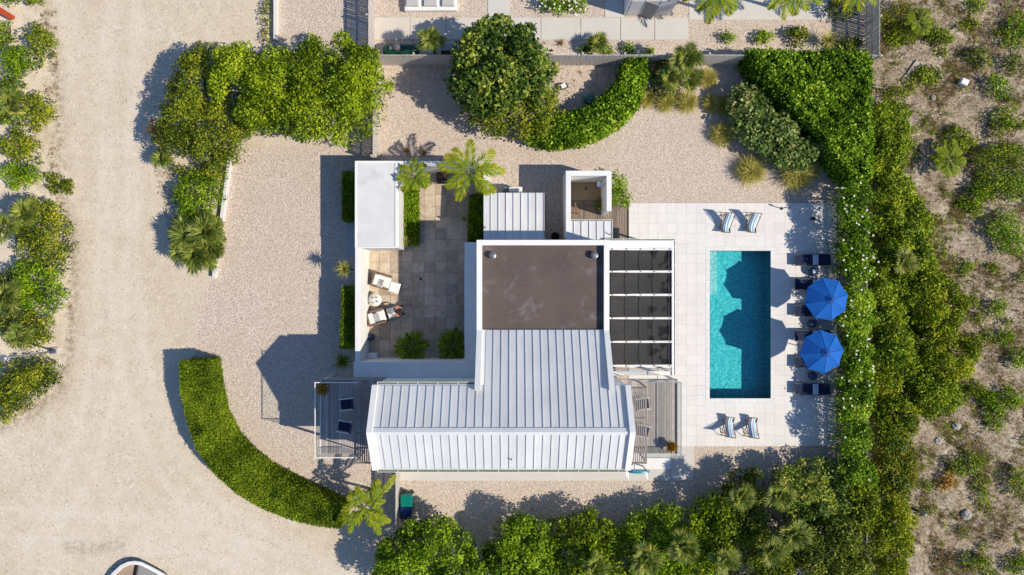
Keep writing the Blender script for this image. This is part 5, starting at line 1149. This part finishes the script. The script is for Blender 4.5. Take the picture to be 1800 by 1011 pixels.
# ================================================================== TREES AND SHRUBS
plant('broadleaf_tree', 'bright green dense tree, the right one of the group by the top fence', 'tree', [(505, 70), (540, 58), (575, 62), (600, 50), (625, 75), (655, 95), (667, 140), (660, 190), (640, 225), (600, 243), (560, 235), (520, 240), (500, 200), (495, 130)], 5.0, 2.6, L_FICUS, r0=.2, clump=.52, L=.15, spread=2.6, dens=950, rough=.34)
plant('broadleaf_tree', 'bright green dense tree, the middle one of the group by the top fence', 'tree', [(370, 95), (410, 75), (455, 68), (500, 72), (520, 110), (515, 180), (510, 230), (470, 225), (430, 215), (400, 190), (375, 150)], 4.8, 2.5, L_FICUS, r0=.2, clump=.52, L=.15, spread=2.4, dens=950, rough=.34)
plant('olive_tree', 'olive green tree with yellowing leaves beside the sand road', 'tree', [(300, 100), (330, 80), (365, 62), (390, 75), (385, 120), (400, 170), (425, 205), (420, 245), (395, 280), (360, 300), (335, 280), (300, 268), (262, 245), (270, 200), (285, 150)], 3.8, 1.5, L_OLIVE, r0=.16, clump=.42, L=.13, spread=2.2, rough=.5, dens=760)
plant('yellow_bush', 'yellow tinged bush at the road side edge of the olive tree', 'bush', ell(275, 232, 22, 20), 2.0, .7, L_CROTON, r0=.05, clump=.3, L=.13, stems=4, dens=380)
plant('almond_tree', 'large tree with broad glossy leaves beside the back fence', 'tree', [(800, 80), (830, 45), (860, 22), (890, 28), (905, 40), (925, 35), (950, 60), (965, 95), (972, 130), (950, 165), (900, 185), (850, 190), (805, 170), (785, 130)], 5.0, 2.4, L_ALMOND, r0=.22, clump=.42, L=.24, spread=2.6, aspect=.62, rough=.3, dens=430)
plant('olive_tree', 'olive green finer leaved tree below the broad leaved tree', 'tree', [(810, 150), (850, 160), (900, 165), (950, 150), (985, 150), (992, 185), (980, 215), (950, 235), (910, 240), (870, 235), (830, 215), (808, 190)], 3.2, 1.3, L_OLIVE, r0=.14, clump=.4, L=.14, spread=2., rough=.4, dens=480)
plant('seagrape_shrub', 'pale mottled sea grape shrub inside the triangular hedge', 'shrub', [(1300, 148), (1318, 143), (1335, 160), (1365, 180), (1395, 205), (1415, 235), (1438, 258), (1436, 285), (1410, 296), (1375, 285), (1330, 262), (1300, 235), (1290, 200), (1285, 165)], 1.9, .9, L_GRAPE, r0=.08, clump=.38, L=.19, aspect=.85, spread=1.5, dens=420)
plant('garden_shrub', 'bright green round shrub at the kerb between the sand road and gravel', 'shrub', ell(342, 345, 48, 42), 1.7, .6, L_LIME, r0=.07, clump=.32, L=.13, spread=1.2)
plant('garden_shrub', 'bright lime green shrub beside the shower wall', 'shrub', [(1070, 300), (1085, 294), (1100, 302), (1106, 330), (1110, 345), (1104, 365), (1085, 370), (1072, 368)], 1.7, .6, L_LIME, r0=.06, clump=.26, L=.12, spread=.9)
plant('garden_shrub', 'small shrub growing inside the shower enclosure', 'shrub', ell(1052, 357, 9, 9), .8, .2, L_LIME, r0=.03, clump=.18, L=.1, spread=.5, stems=3)
plant('garden_shrub', 'dark green shrub behind the fan palms at the back fence', 'shrub', [(1148, 110), (1175, 100), (1195, 125), (1190, 160), (1165, 168), (1145, 150)], 1.5, .5, L_DARK, r0=.06, clump=.3, L=.14)
plant('garden_shrub', 'low olive shrub between the olive tree and the round kerb shrub', 'shrub', [(298, 285), (330, 290), (372, 285), (398, 278), (392, 312), (350, 318), (312, 312)], 1.1, .3, L_OLIVE, r0=.05, clump=.26, L=.12, spread=.8)
plant('garden_shrub', 'dark undergrowth among the kerb bed fan palms', 'shrub', [(300, 390), (340, 375), (388, 385), (392, 430), (378, 470), (340, 470), (305, 445)], .9, .3, L_OLIVE, r0=.05, clump=.26, L=.12, spread=.8)
# white flowering hedge east of the pool
oy = [(325, 372), (368, 412), (408, 452), (448, 490), (507, 548), (545, 590), (588, 632), (628, 675), (672, 712), (708, 745), (750, 795), (800, 850)]
for i, (a, b) in enumerate(oy):
    plant('flowering_shrub', '%s shrub from the top in the white flowered row beside the pool' % ['first', 'second', 'third', 'fourth', 'fifth', 'sixth', 'seventh', 'eighth', 'ninth', 'tenth', 'eleventh', 'twelfth'][i], 'shrub',
          [(1480+random.uniform(-3, 3), a), (1508, a-4), (1532+random.uniform(-4, 4), a+2), (1536+random.uniform(-4, 3), (a+b)/2), (1531+random.uniform(-4, 3), b), (1506, b+4), (1480+random.uniform(-3, 3), b-1), (1476+random.uniform(-3, 3), (a+b)/2)], [2.75, 2.8, 2.6, 2.4, 2.2, 2.25, 2.2, 2.3, 2.6, 2.4, 2.65, 2.4][i], 1.5, L_BRIGHT, 'white flowered shrubs beside the pool', r0=.07, clump=.36, L=.13, spread=.6, flowers=[8, 14, 13, 11, 4, 4, 6, 7, 6, 4, 2, 1][i], dens=1000, rough=.25, lobe=1.1)
# wild thicket on the sandy lot, next to the flowering row
wild = [('W', [(1530, 190), (1560, 180), (1590, 195), (1605, 240), (1590, 290), (1560, 320), (1535, 300)], 1.5, L_WILD, 'olive thicket bush beside the corner of the triangular hedge'),
        ('W', [(1535, 315), (1575, 300), (1605, 325), (1625, 370), (1640, 410), (1600, 430), (1550, 410)], 1.7, L_WILD, 'dark thicket bush behind the first and second white flowered shrubs'),
        ('W', [(1540, 400), (1590, 410), (1638, 425), (1640, 480), (1590, 500), (1540, 480)], 1.6, L_WILD, 'thicket bush behind the third and fourth white flowered shrubs'),
        ('Y', [(1600, 480), (1640, 470), (1675, 500), (1700, 540), (1690, 580), (1650, 590), (1610, 560)], 2.1, L_WILDY, 'yellow green thicket bush at the upper right of the thicket'),
        ('W', [(1538, 490), (1590, 490), (1615, 530), (1610, 580), (1570, 590), (1538, 560)], 1.8, L_WILD, 'green thicket bush behind the fifth white flowered shrub'),
        ('Y', [(1620, 580), (1670, 580), (1715, 605), (1712, 640), (1680, 670), (1640, 660), (1615, 625)], 2.1, L_WILDY, 'yellow green thicket bush that reaches farthest right'),
        ('W', [(1538, 570), (1590, 575), (1620, 610), (1610, 660), (1570, 665), (1540, 640)], 1.9, L_WILD, 'green thicket bush behind the sixth and seventh white flowered shrubs'),
        ('W', [(1610, 650), (1660, 655), (1690, 680), (1680, 720), (1640, 735), (1610, 710)], 1.8, L_WILD, 'dark green thicket bush below the yellow green ones'),
        ('Y', [(1538, 650), (1580, 690), (1612, 720), (1605, 760), (1565, 775), (1538, 740)], 1.9, L_WILDY, 'bright thicket bush behind the ninth white flowered shrub'),
        ('R', [(1545, 770), (1585, 765), (1612, 790), (1612, 840), (1590, 870), (1550, 860)], 1.5, L_RUST, 'orange tinged bush beside the lower fence of the lot'),
        ('Y', [(1545, 860), (1590, 880), (1610, 920), (1600, 980), (1590, 1030), (1545, 1030), (1540, 930)], 1.8, L_WILDY, 'yellow green bush at the bottom edge of the sandy lot')]
for k, poly, zt, m, lab in wild:
    cxy = np.array(poly, float).mean(0); poly = [tuple(cxy+(np.array(q)-cxy)*1.16) for q in poly]
    plant('thicket_bush', lab, 'bush', poly, zt*1.1, .5, m, 'thicket bushes beyond the pool fence', r0=.07, clump=.36, L=.14, spread=1.2, rough=.45, dens=850, stems=7, tshift=.06)
east = [(1762, 300, 50, 42, 1.4, L_WILD, 'large green bush at the right edge of the sandy lot'), (1718, 350, 18, 24, .9, L_LIME, 'bright upright bush left of the large bush on the lot'), (1775, 408, 34, 34, 1.2, L_BRIGHT, 'bright green bush at the right edge, below the large one'), (1790, 330, 26, 22, 1.2, L_BRIGHT, 'small bright bush tucked under the large right edge bush'),
        (1762, 155, 20, 20, 1.0, L_BRIGHT, 'round green bush right of the white crate'), (1728, 98, 24, 16, .9, L_DARK, 'dark low bush above and right of the white crate'), (1792, 48, 18, 22, 1.1, L_BRIGHT, 'bright bush at the top right picture corner'), (1722, 8, 20, 10, .7, L_WILD, 'low bush at the top edge of the lot'), (1785, 110, 16, 20, 1.0, L_DARK, 'dark bush at the right edge near the top'),
        (1758, 540, 18, 15, .8, L_LIME, 'bright bush alone right of the thicket'), (1766, 590, 20, 12, .6, L_LIME, 'flat bright bush just below the lone bright one'), (1768, 705, 34, 18, .9, L_LIME, 'wide bright green bush at the lower right'), (1752, 740, 17, 24, .8, L_LIME, 'narrow bright bush below the wide one'), (1792, 632, 16, 16, .8, L_BRIGHT, 'small bush at the right edge, lower half'),
        (1700, 815, 36, 20, .9, L_WILD, 'olive bush by the yellow flowering one'), (1668, 852, 15, 15, .8, L_CROTON, 'golden yellow bush on the lower lot'), (1632, 855, 12, 12, .6, L_WILDY, 'small yellowish bush left of the golden one'), (1722, 990, 22, 20, .8, L_WILDY, 'yellow green bush at the bottom edge right'), (1790, 995, 22, 18, .7, L_WILD, 'low bush at the bottom right corner'), (1795, 850, 14, 28, 1.0, L_WILD, 'dull bush at the right edge, near the bottom'),
        (1585, 25, 30, 20, 1.0, L_RUST, 'rusty dry bush outside the top right fence'), (1640, 130, 22, 15, .7, L_WILD, 'olive bush beside the sand heap'), (1655, 60, 24, 18, .8, L_WILD, 'olive tuft bush near the top of the lot'), (1590, 60, 26, 18, .9, L_WILDY, 'yellow green bush outside the top right fence'), (1585, 160, 34, 14, .7, L_WILDY, 'low yellowish bush right of the hedge corner'), (1700, 470, 12, 10, .4, L_LIME, 'tiny bright bush near the lone stick'), (1745, 470, 14, 8, .4, L_WILDY, 'tiny yellowish bush under the right edge bushes'),
        (1775, 215, 30, 22, .9, L_WILD, 'dull green bush above the large right edge bush'), (1690, 245, 30, 18, .8, L_WILD, 'olive bush above the wispy palm')]
for px, py, rx, ry, zt, m, lab in east: plant('scrub_bush', lab, 'bush', ell(px, py, rx*1.08, ry*1.08, 16, .38), zt, zt*.25, m, 'scrub bushes on the sandy lot', r0=.035, clump=.22, L=.12, spread=.9, rough=.7, dens=300, stems=6, tshift=.08, skirt=.5)
er = random.Random(44); placed = 0
while placed < 48:
    px, py = er.uniform(1570, 1810), er.uniform(-10, 1020)
    if px < 1720-.0 and 430 < py < 770 and px < 1700: continue
    rx = er.uniform(9, 24); m = er.choice([L_WILD, L_WILD, L_WILDY, L_OLIVE, L_DRY, L_DRY, L_WILD]); dry = m is L_DRY
    plant('scrub_tuft', ('small dry brown scrub tuft on ' if dry else 'small green scrub tuft on ')+('the lot above the white crate' if py < 140 else 'the lot between white crate and wispy palm' if py < 290 else 'the lot beside the upper thicket' if py < 480 else 'the lot right of the thicket' if py < 770 else 'the lower end of the sandy lot'), 'bush', ell(px, py, rx, rx*er.uniform(.5, .9), 14, .4), er.uniform(.3, .7), .1, m, 'dry tufts scattered on the sandy lot' if dry else 'green tufts scattered on the sandy lot', r0=.02, clump=.16, L=.11, spread=.5, rough=.8, dens=240, stems=3, skirt=.5)
    placed += 1
# west verge bushes
west = [([(42, 55), (62, 32), (82, 55), (88, 90), (62, 105), (45, 90)], 1.6, L_OLIVE, 'bush beside the orange beam at the top left'), ([(-10, 40), (15, 38), (20, 75), (-10, 85)], 1.4, L_WILD, 'bush cut by the left edge below the orange beam'), ([(2, 90), (30, 80), (62, 95), (66, 120), (35, 132), (5, 125)], 1.3, L_LIME, 'yellow green bush below the beam side bush'), ([(38, 165), (60, 155), (85, 175), (86, 200), (65, 225), (42, 215)], 1.5, L_OLIVE, 'bush with an orange leaf tip on the west verge'),
        ([(-5, 232), (30, 222), (62, 245), (66, 280), (30, 285), (-5, 262)], 1.4, L_OLIVE, 'wide bush below the verge palm'), ([(-5, 290), (25, 280), (55, 285), (66, 305), (45, 335), (10, 330)], 1.3, L_LIME, 'round bush above the small road side seedlings'), ([(78, 305), (100, 302), (122, 320), (118, 340), (85, 335)], .5, L_OLIVE, 'small sparse plants at the road edge'),
        ([(10, 370), (50, 350), (90, 358), (116, 390), (118, 440), (95, 480), (60, 470), (20, 440)], 2.0, L_OLIVE, 'large bush on the west verge, upper end of the long thicket'), ([(20, 450), (60, 460), (100, 480), (108, 530), (70, 560), (25, 540)], 1.9, L_LIME, 'yellow green bush in the middle of the west thicket'), ([(-15, 480), (20, 470), (35, 540), (10, 590), (-15, 580)], 2.0, L_DARK, 'dark bush at the left edge of the west thicket'), ([(5, 560), (50, 550), (88, 565), (80, 600), (40, 615), (5, 605)], 1.6, L_OLIVE, 'bush just above the street lamp'),
        ([(-15, 640), (40, 628), (100, 632), (100, 660), (70, 700), (30, 725), (-15, 745)], 1.6, L_OLIVE, 'low wide bush below the street lamp'), ([(-8, -14), (30, -14), (28, 4), (-5, 5)], 1.0, L_LIME, 'bush cut by the top left corner'), ([(48, -14), (76, -14), (74, 7), (52, 6)], .8, L_OLIVE, 'small bush cut by the top edge near the left'), ([(-5, 135), (25, 140), (40, 190), (25, 220), (-8, 215)], 1.5, L_WILD, 'leafy bush around the verge palm')]
for poly, zt, m, lab in west: plant('verge_bush', lab, 'bush', poly, zt, zt*.3, m, 'bushes on the west verge', r0=.05, clump=.32, L=.13, spread=1.2, rough=.4, dens=600)
# southern tree belt
south = [([(652, 1060), (655, 985), (680, 950), (720, 930), (765, 925), (810, 940), (845, 970), (858, 1011), (855, 1060)], 3.6, L_LIME, 'bright green tree at the bottom, nearest the wheeled bins', 'tree'), ([(850, 1060), (848, 975), (870, 930), (915, 915), (960, 920), (980, 960), (985, 1060)], 3.4, L_LIME, 'yellow green tree at the bottom, second from the bins', 'tree'), ([(975, 1060), (965, 930), (1000, 910), (1045, 905), (1085, 935), (1095, 975), (1090, 1060)], 3.2, L_FICUS, 'leafy tree at the bottom, third from the bins', 'tree'),
         ([(1090, 1060), (1100, 940), (1120, 905), (1165, 895), (1205, 905), (1225, 950), (1220, 1060)], 3.0, L_LIME, 'green tree at the bottom around the bottom fan palms', 'tree'), ([(1205, 950), (1225, 890), (1260, 870), (1290, 880), (1300, 930), (1290, 1060), (1210, 1060)], 3.2, L_FICUS, 'dense tree right of the bottom fan palms', 'tree'), ([(1275, 860), (1310, 825), (1345, 840), (1355, 890), (1340, 950), (1290, 940)], 2.6, L_DARK, 'dark shrub around the upper south fan palms', 'shrub'),
         ([(1350, 850), (1385, 825), (1430, 815), (1475, 815), (1495, 850), (1490, 900), (1440, 925), (1390, 910), (1355, 890)], 2.6, L_ALMOND, 'broad leaved shrub below the pool deck gravel', 'shrub'), ([(1290, 940), (1340, 930), (1395, 950), (1400, 1060), (1290, 1060)], 3.4, L_OLIVE, 'olive tree at the bottom centre right', 'tree'), ([(1390, 920), (1450, 915), (1510, 920), (1540, 960), (1540, 1060), (1390, 1060)], 3.3, L_DARK, 'dark green tree at the bottom, nearest the lot fence', 'tree'), ([(1490, 850), (1535, 850), (1548, 900), (1530, 935), (1490, 925)], 2.4, L_WILDY, 'yellow green shrub against the lower lot fence', 'shrub')]
for poly, zt, m, lab, cat in south: plant('garden_tree' if cat == 'tree' else 'garden_shrub', lab, cat, poly, zt, zt*.42, m, 'southern tree belt', r0=.12, clump=.45, L=.15, spread=1.9, rough=.5, dens=720, aspect=.6)
# neighbour shrubs
for i, (px, py, r) in enumerate(((958, 6, 12), (980, 5, 13), (1003, 6, 13), (1024, 5, 12))): plant('flowering_shrub', '%s of four white flowered shrubs at the top edge' % ['leftmost', 'second from left', 'third from left', 'rightmost'][i], 'shrub', ell(px, py, r, r), 1.0, .3, L_LIME, 'white flowered shrubs at the top edge', r0=.04, clump=.25, L=.13, spread=.6, stems=3, flowers=10)
for px, py, rx, ry, zt, m, lab in ((1107, 86, 9, 9, .6, L_LIME, 'small round shrub behind the back fence, left of two'), (1143, 88, 9, 6, .6, L_LIME, 'small round shrub behind the back fence, right of two'), (1282, 64, 14, 10, .6, L_LIME, 'small shrub alone on the neighbour gravel'), (1347, 67, 17, 12, .7, L_LIME, 'small shrub on the neighbour gravel near the yellow one'), (1404, 62, 17, 20, .8, L_WILDY, 'yellow leaved shrub in the neighbour garden corner'), (1492, 78, 24, 22, 1.2, L_DARK, 'dark shaded shrub in the neighbour fence corner'), (1485, 12, 26, 20, 1.5, L_DARK, 'dark shrub at the top edge beside the neighbour paving'), (1035, 84, 16, 8, .6, L_LIME, 'low green plant behind the back fence by the agave'),
                                  (1068, 87, 12, 7, .5, L_LIME, 'low green plant right of the agave')): plant('garden_shrub', lab, 'shrub', ell(px, py, rx, ry), zt, zt*.3, m, 'small shrubs in the neighbour garden', r0=.03, clump=.2, L=.13, spread=.6, stems=3)
for i, py in enumerate((6, 22, 38, 54, 68)): plant('seedling_shrub', 'small shrub by the top white kerb, %s from the top' % ['first', 'second', 'third', 'fourth', 'fifth'][i], 'shrub', ell(468+random.uniform(-2, 2), py, 8, 8), .7, .2, L_OLIVE, 'row of small shrubs along the kerb', r0=.025, clump=.18, L=.12, spread=.5, stems=3, dens=300)
# ---- palms
palm('feather_palm', 'tall yellowing feather palm over the north courtyard wall', 826, 301, 3.7, [85, 42, -8, -38, 255, 212, 150, 128, 300, 10, 175], 2.0, .52, 30, .42, .75, tb=.56)
palm('feather_palm', 'smaller feather palm beside the garage roof in the courtyard', 727, 307, 3.1, [95, 50, 0, -40, 190, 230, 150, 285, 320], 1.15, .42, 26, .45, .8, tb=.45)
palm('feather_palm', 'big light green palm clump at the end of the curved hedge', 645, 888, 2.7, [100, 75, 45, 15, -15, -40, -75, -110, 205, 165, 140, 240, 60, 185, 90, 120, 30, 0, 220, 260, 300, 330], 1.65, .36, 36, .5, .8, tb=.5, multi=.38)
palm('feather_palm', 'palm at the top edge with hanging fronds, left of the neighbour pair', 1262, -25, 3.4, [250, 270, 295, 320, 225, 200, 340, 20, 90, 150], 2.0, .55, 30, .4, .8, tb=.5)
palm('feather_palm', 'palm at the top edge with hanging fronds, right of the neighbour pair', 1395, -28, 3.4, [250, 275, 300, 325, 225, 205, 345, 30, 100, 160], 2.1, .55, 30, .4, .8, tb=.5)
palm('feather_palm', 'palm fronds reaching over the top right fence', 1510, -30, 3.0, [250, 280, 310, 220, 30, 120], 1.7, .5, 26, .4, .8, tb=.55)
palm('wispy_palm', 'wispy low palm in the middle of the sandy lot', 1668, 280, .9, list(range(0, 360, 24)), 1.3, .35, 26, .6, .8, trunk=True, mat=L_WILDY, tb=.45, tr=.07)
palm('wispy_palm', 'wispy low palm at the upper left of the sandy lot', 1615, 38, .8, list(range(10, 370, 30)), 1.1, .3, 24, .6, .8, mat=L_WILDY, tb=.4, tr=.06)
for px, py, z, n, l, pt, lab in ((757, 70, 2.2, 14, .5, .55, 'fan palm standing between the gas tank and condenser unit'), (1205, 105, 2.3, 16, .55, .75, 'taller fan palm in front of the back fence'), (1178, 135, 1.6, 12, .5, .6, 'lower fan palm left of the taller one at the back fence'), (1212, 140, 1.3, 12, .5, .6, 'fan palm nearest the fountain grasses at the back fence'),
                             (330, 415, 1.5, 18, .64, .75, 'fan palm in the kerb bed, the left of the clump'), (362, 408, 1.7, 20, .66, .8, 'fan palm in the kerb bed, overhanging the white kerb'), (345, 448, 1.4, 18, .64, .72, 'fan palm in the kerb bed, the lowest of the clump'), (372, 440, 1.3, 16, .6, .7, 'fan palm in the kerb bed, lower right of the clump'), (322, 440, 1.2, 14, .55, .65, 'fan palm in the kerb bed, nearest the sand road'),
                             (286, 278, 1.0, 7, .6, .3, 'broad leaved fan plant at the road edge below the yellow bush'), (20, 180, 1.8, 12, .6, .7, 'fan palm on the west verge'), (45, 375, 1.9, 12, .55, .65, 'fan palm at the top of the west thicket'), (10, 400, 1.8, 10, .6, .7, 'fan palm cut by the left edge in the west thicket'), (12, 520, 2.0, 12, .6, .7, 'fan palm in the dark part of the west thicket'), (35, 590, 1.7, 10, .5, .6, 'fan palm just above the street lamp head'),
                             (1138, 985, 3.1, 16, .55, .7, 'fan palm at the bottom, left of two close together'), (1202, 962, 3.2, 16, .55, .7, 'fan palm at the bottom, right of two close together'), (1305, 872, 2.9, 14, .5, .6, 'fan palm at the south yard, upper left of three'), (1372, 872, 2.8, 14, .5, .6, 'fan palm at the south yard, upper right of three'), (1395, 940, 3.3, 14, .55, .7, 'fan palm in the southern belt right of centre'), (1355, 970, 3.5, 12, .55, .6, 'fan palm rising from the olive tree at the bottom'), (1048, 998, 3.4, 12, .5, .6, 'fan palm at the bottom edge beside the third tree'), (1275, 985, 3.4, 10, .5, .6, 'fan palm at the bottom edge right of the fan palm pair'), (1588, 462, 1.9, 9, .5, .5, 'yellowing fan palm inside the thicket'), (1052, 76, .8, 12, .45, .45, 'agave like fan plant behind the back fence'), (425, 232, 1.2, 9, .5, .5, 'small fan palm poking out below the middle tree')):
    fanpalm('fan_palm', lab, px, py, z, n, l*.92, pt*.9, tb=.62 if 'yellowing' in lab else .5)
rosette('yucca', 'spiky yellow green yucca at the west wall', 605, 473, 2.0, .66, L_YUCCA, 80, .06, droop=.3)
rosette('yucca', 'dark spiky plant at the shaded south end of the west wall', 603, 635, 1.2, .75, L_FAN, 80, .06, droop=.3)
for px, py, r, lab in ((707, 375, .30, 'pale spiky plant on the bright courtyard hedge, topmost'), (709, 396, .28, 'pale spiky plant on the bright courtyard hedge, middle'), (713, 424, .42, 'pale bushy spiky plant at the lower end of the bright courtyard hedge'), (816, 385, .28, 'pale spiky plant at the edge of the shaded courtyard hedge'), (826, 400, .30, 'dull spiky plant inside the shaded courtyard hedge'), (1455, 72, .9, 'large spiky grass like plant in the neighbour corner'), (990, 85, .0, '')):
    if r: rosette('spiky_plant', lab, px, py, .6 if r < .5 else .5, r, L_YUCCA, 70 if r > .4 else 46, .035 if r < .8 else .05, droop=.25, elr=(.0, 1.3))
for px, py, lab in ((725, 611, 'dark cycad in the courtyard, the left of two by the corridor'), (797, 608, 'dark cycad in the courtyard, the right of two by the corridor')):
    palm('cycad', lab, px, py, .85, list(range(0, 360, 12)), 1.2, .26, 26, .55, .7, mat=L_FICUS, tr=.14, tb=.4)
for i, (px, py, r, lab) in enumerate(((1136, 173, .5, 'fountain grass next to the end of the curved hedge'), (1170, 180, .55, 'fountain grass below the fan palms, left one'), (1207, 180, .6, 'fountain grass below the fan palms, right one'), (1243, 138, .55, 'fountain grass right of the taller fan palm'), (1250, 182, .5, 'fountain grass between the fan palms and the sea grape, upper'), (1270, 186, .5, 'fountain grass touching the upper left of the sea grape'), (1270, 236, .7, 'fountain grass left of the sea grape shrub'), (1320, 300, .85, 'fountain grass below the sea grape, the left one'), (1400, 306, .95, 'fountain grass below the sea grape, the right one'), (1425, 300, .5, 'fountain grass at the lower tip of the sea grape'))):
    tuft('fountain_grass', lab, 'grass', px, py, r*1.4, r*.8, L_GRASS, 1300, 'fountain grasses in the rear yard', width=.022)
for px, py, r, lab in ((715, 266, .45, 'dry brown twiggy tuft outside the north courtyard wall, left'), (744, 268, .40, 'dry brown twiggy tuft outside the north courtyard wall, right'), (985, 75, .35, 'grey leafless shrub behind the back fence')): tuft('dry_tuft', lab, 'shrub', px, py, r, r*.7, L_DRY, 90, None, width=.016)
# ================================================================== GROUND COVER (uncountable)
def cover(name, label, n, polys, rlen, mat, width, seed, tshift=0., dens_noise=True, zoff=0., blades=14):
    rng = np.random.default_rng(seed); C = []
    for poly in polys:
        q, d = sample([XY(a, b) for a, b in poly], int(n/len(polys)), rng); C.append(q)
    C = np.concatenate(C)
    if dens_noise:
        f = np.sin(C[:, 0]*1.3+1.8*np.sin(C[:, 1]*.8))+np.sin(C[:, 1]*1.7+1.3*np.sin(C[:, 0]*1.1+2))+.6*np.sin(C[:, 0]*4.1)*np.sin(C[:, 1]*3.7); C = C[f > rng.normal(.1, .8, len(f))]
    m = len(C); k = blades; sz = rng.random(m)**2*.8+.4; base = np.repeat(np.c_[C, np.full(m, zoff)], k, 0); N = m*k; base[:, :2] += rng.normal(0, .07, (N, 2))*np.repeat(sz, k)[:, None]
    V, F, T = strip_blades(base, rng.random(N)*6.283, .25+1.0*rng.random(N), rlen*np.repeat(sz, k)*(.5+.8*rng.random(N)), .7*rng.random(N), np.full(N, width)*(.6+.8*rng.random(N)), 2, rng, np.clip(np.repeat(.5+.28*rng.normal(0, 1, m), k)+.12*rng.normal(0, 1, N)+tshift, .02, .98))
    o = link(name, np_mesh(name, V, F, mat, T)); tag(o, label, 'grass', None, 'stuff'); return o
lot = [(1540, -30), (1830, -30), (1830, 1040), (1555, 1040), (1545, 700), (1560, 300)]
cover('dry_grass', 'brown dry grass and litter over the sandy lot', 17000, [lot], .26, L_DRY, .022, 5)
cover('weeds', 'low olive weeds over the sandy lot', 6500, [lot, [(1545, 180), (1640, 200), (1700, 500), (1700, 760), (1620, 860), (1545, 860)]], .24, L_WILD, .03, 6)
cover('weeds', 'thin dry weeds along the west verge', 500, [[(70, 20), (100, 20), (108, 330), (128, 440), (128, 600), (80, 710), (0, 750), (0, 735), (90, 680), (118, 600), (118, 420), (90, 300)]], .15, L_DRY, .02, 8)
cover('fallen_leaves', 'fallen leaves and litter under the southern trees and olive tree', 900, [[(700, 905), (1100, 880), (1300, 830), (1480, 800), (1480, 900), (1100, 960), (700, 960)], [(260, 250), (330, 300), (310, 480), (290, 380)], [(790, 150), (900, 240), (960, 235), (1090, 130), (990, 110)]], .10, L_DRY, .03, 9, blades=6, dens_noise=False)
def pebbles(name, label, n, poly, r, seed, mat):
    rng = np.random.default_rng(seed); q, d = sample([XY(a, b) for a, b in poly], n, rng); n = len(q); s = r*(.4+rng.random(n)**2*1.3)
    O = np.array([(1, 0, 0), (0, 1, 0), (-1, 0, 0), (0, -1, 0), (0, 0, .7)]); V = np.c_[q, np.zeros(n)][:, None]+O[None]*s[:, None, None]*(.7+.6*rng.random((n, 5, 1)))
    F = np.array([(0, 1, 4), (1, 2, 4), (2, 3, 4), (3, 0, 4)]); F = (np.arange(n)[:, None, None]*5+F[None]).reshape(-1, 3)
    o = link(name, np_mesh(name, V.reshape(-1, 3), F, mat)); tag(o, label, 'stones', None, 'stuff')
pebbles('stones', 'small loose stones on the sand road', 2600, [(105, -20), (470, -20), (300, 90), (270, 300), (370, 490), (330, 640), (420, 870), (640, 940), (650, 1030), (0, 1030), (0, 760), (120, 650)], .035, 21, M('road_stone', (.42, .36, .29), .3, 3, .95))
pebbles('pebbles', 'loose pale pebbles on the gravel drive and yard', 5000, [(400, 280), (560, 270), (565, 640), (640, 860), (500, 840), (380, 700), (340, 600), (375, 490)], .02, 22, M('pebble', (.50, .44, .38), .35, 5, .95))
pebbles('pebbles', 'loose pale pebbles in the rear yard', 4000, [(670, 118), (1300, 118), (1480, 350), (1480, 357), (670, 285)], .02, 23, MATS['pebble'])
pebbles('stones', 'broken stones and rubble on the sandy lot', 1500, lot, .045, 24, ROCK)
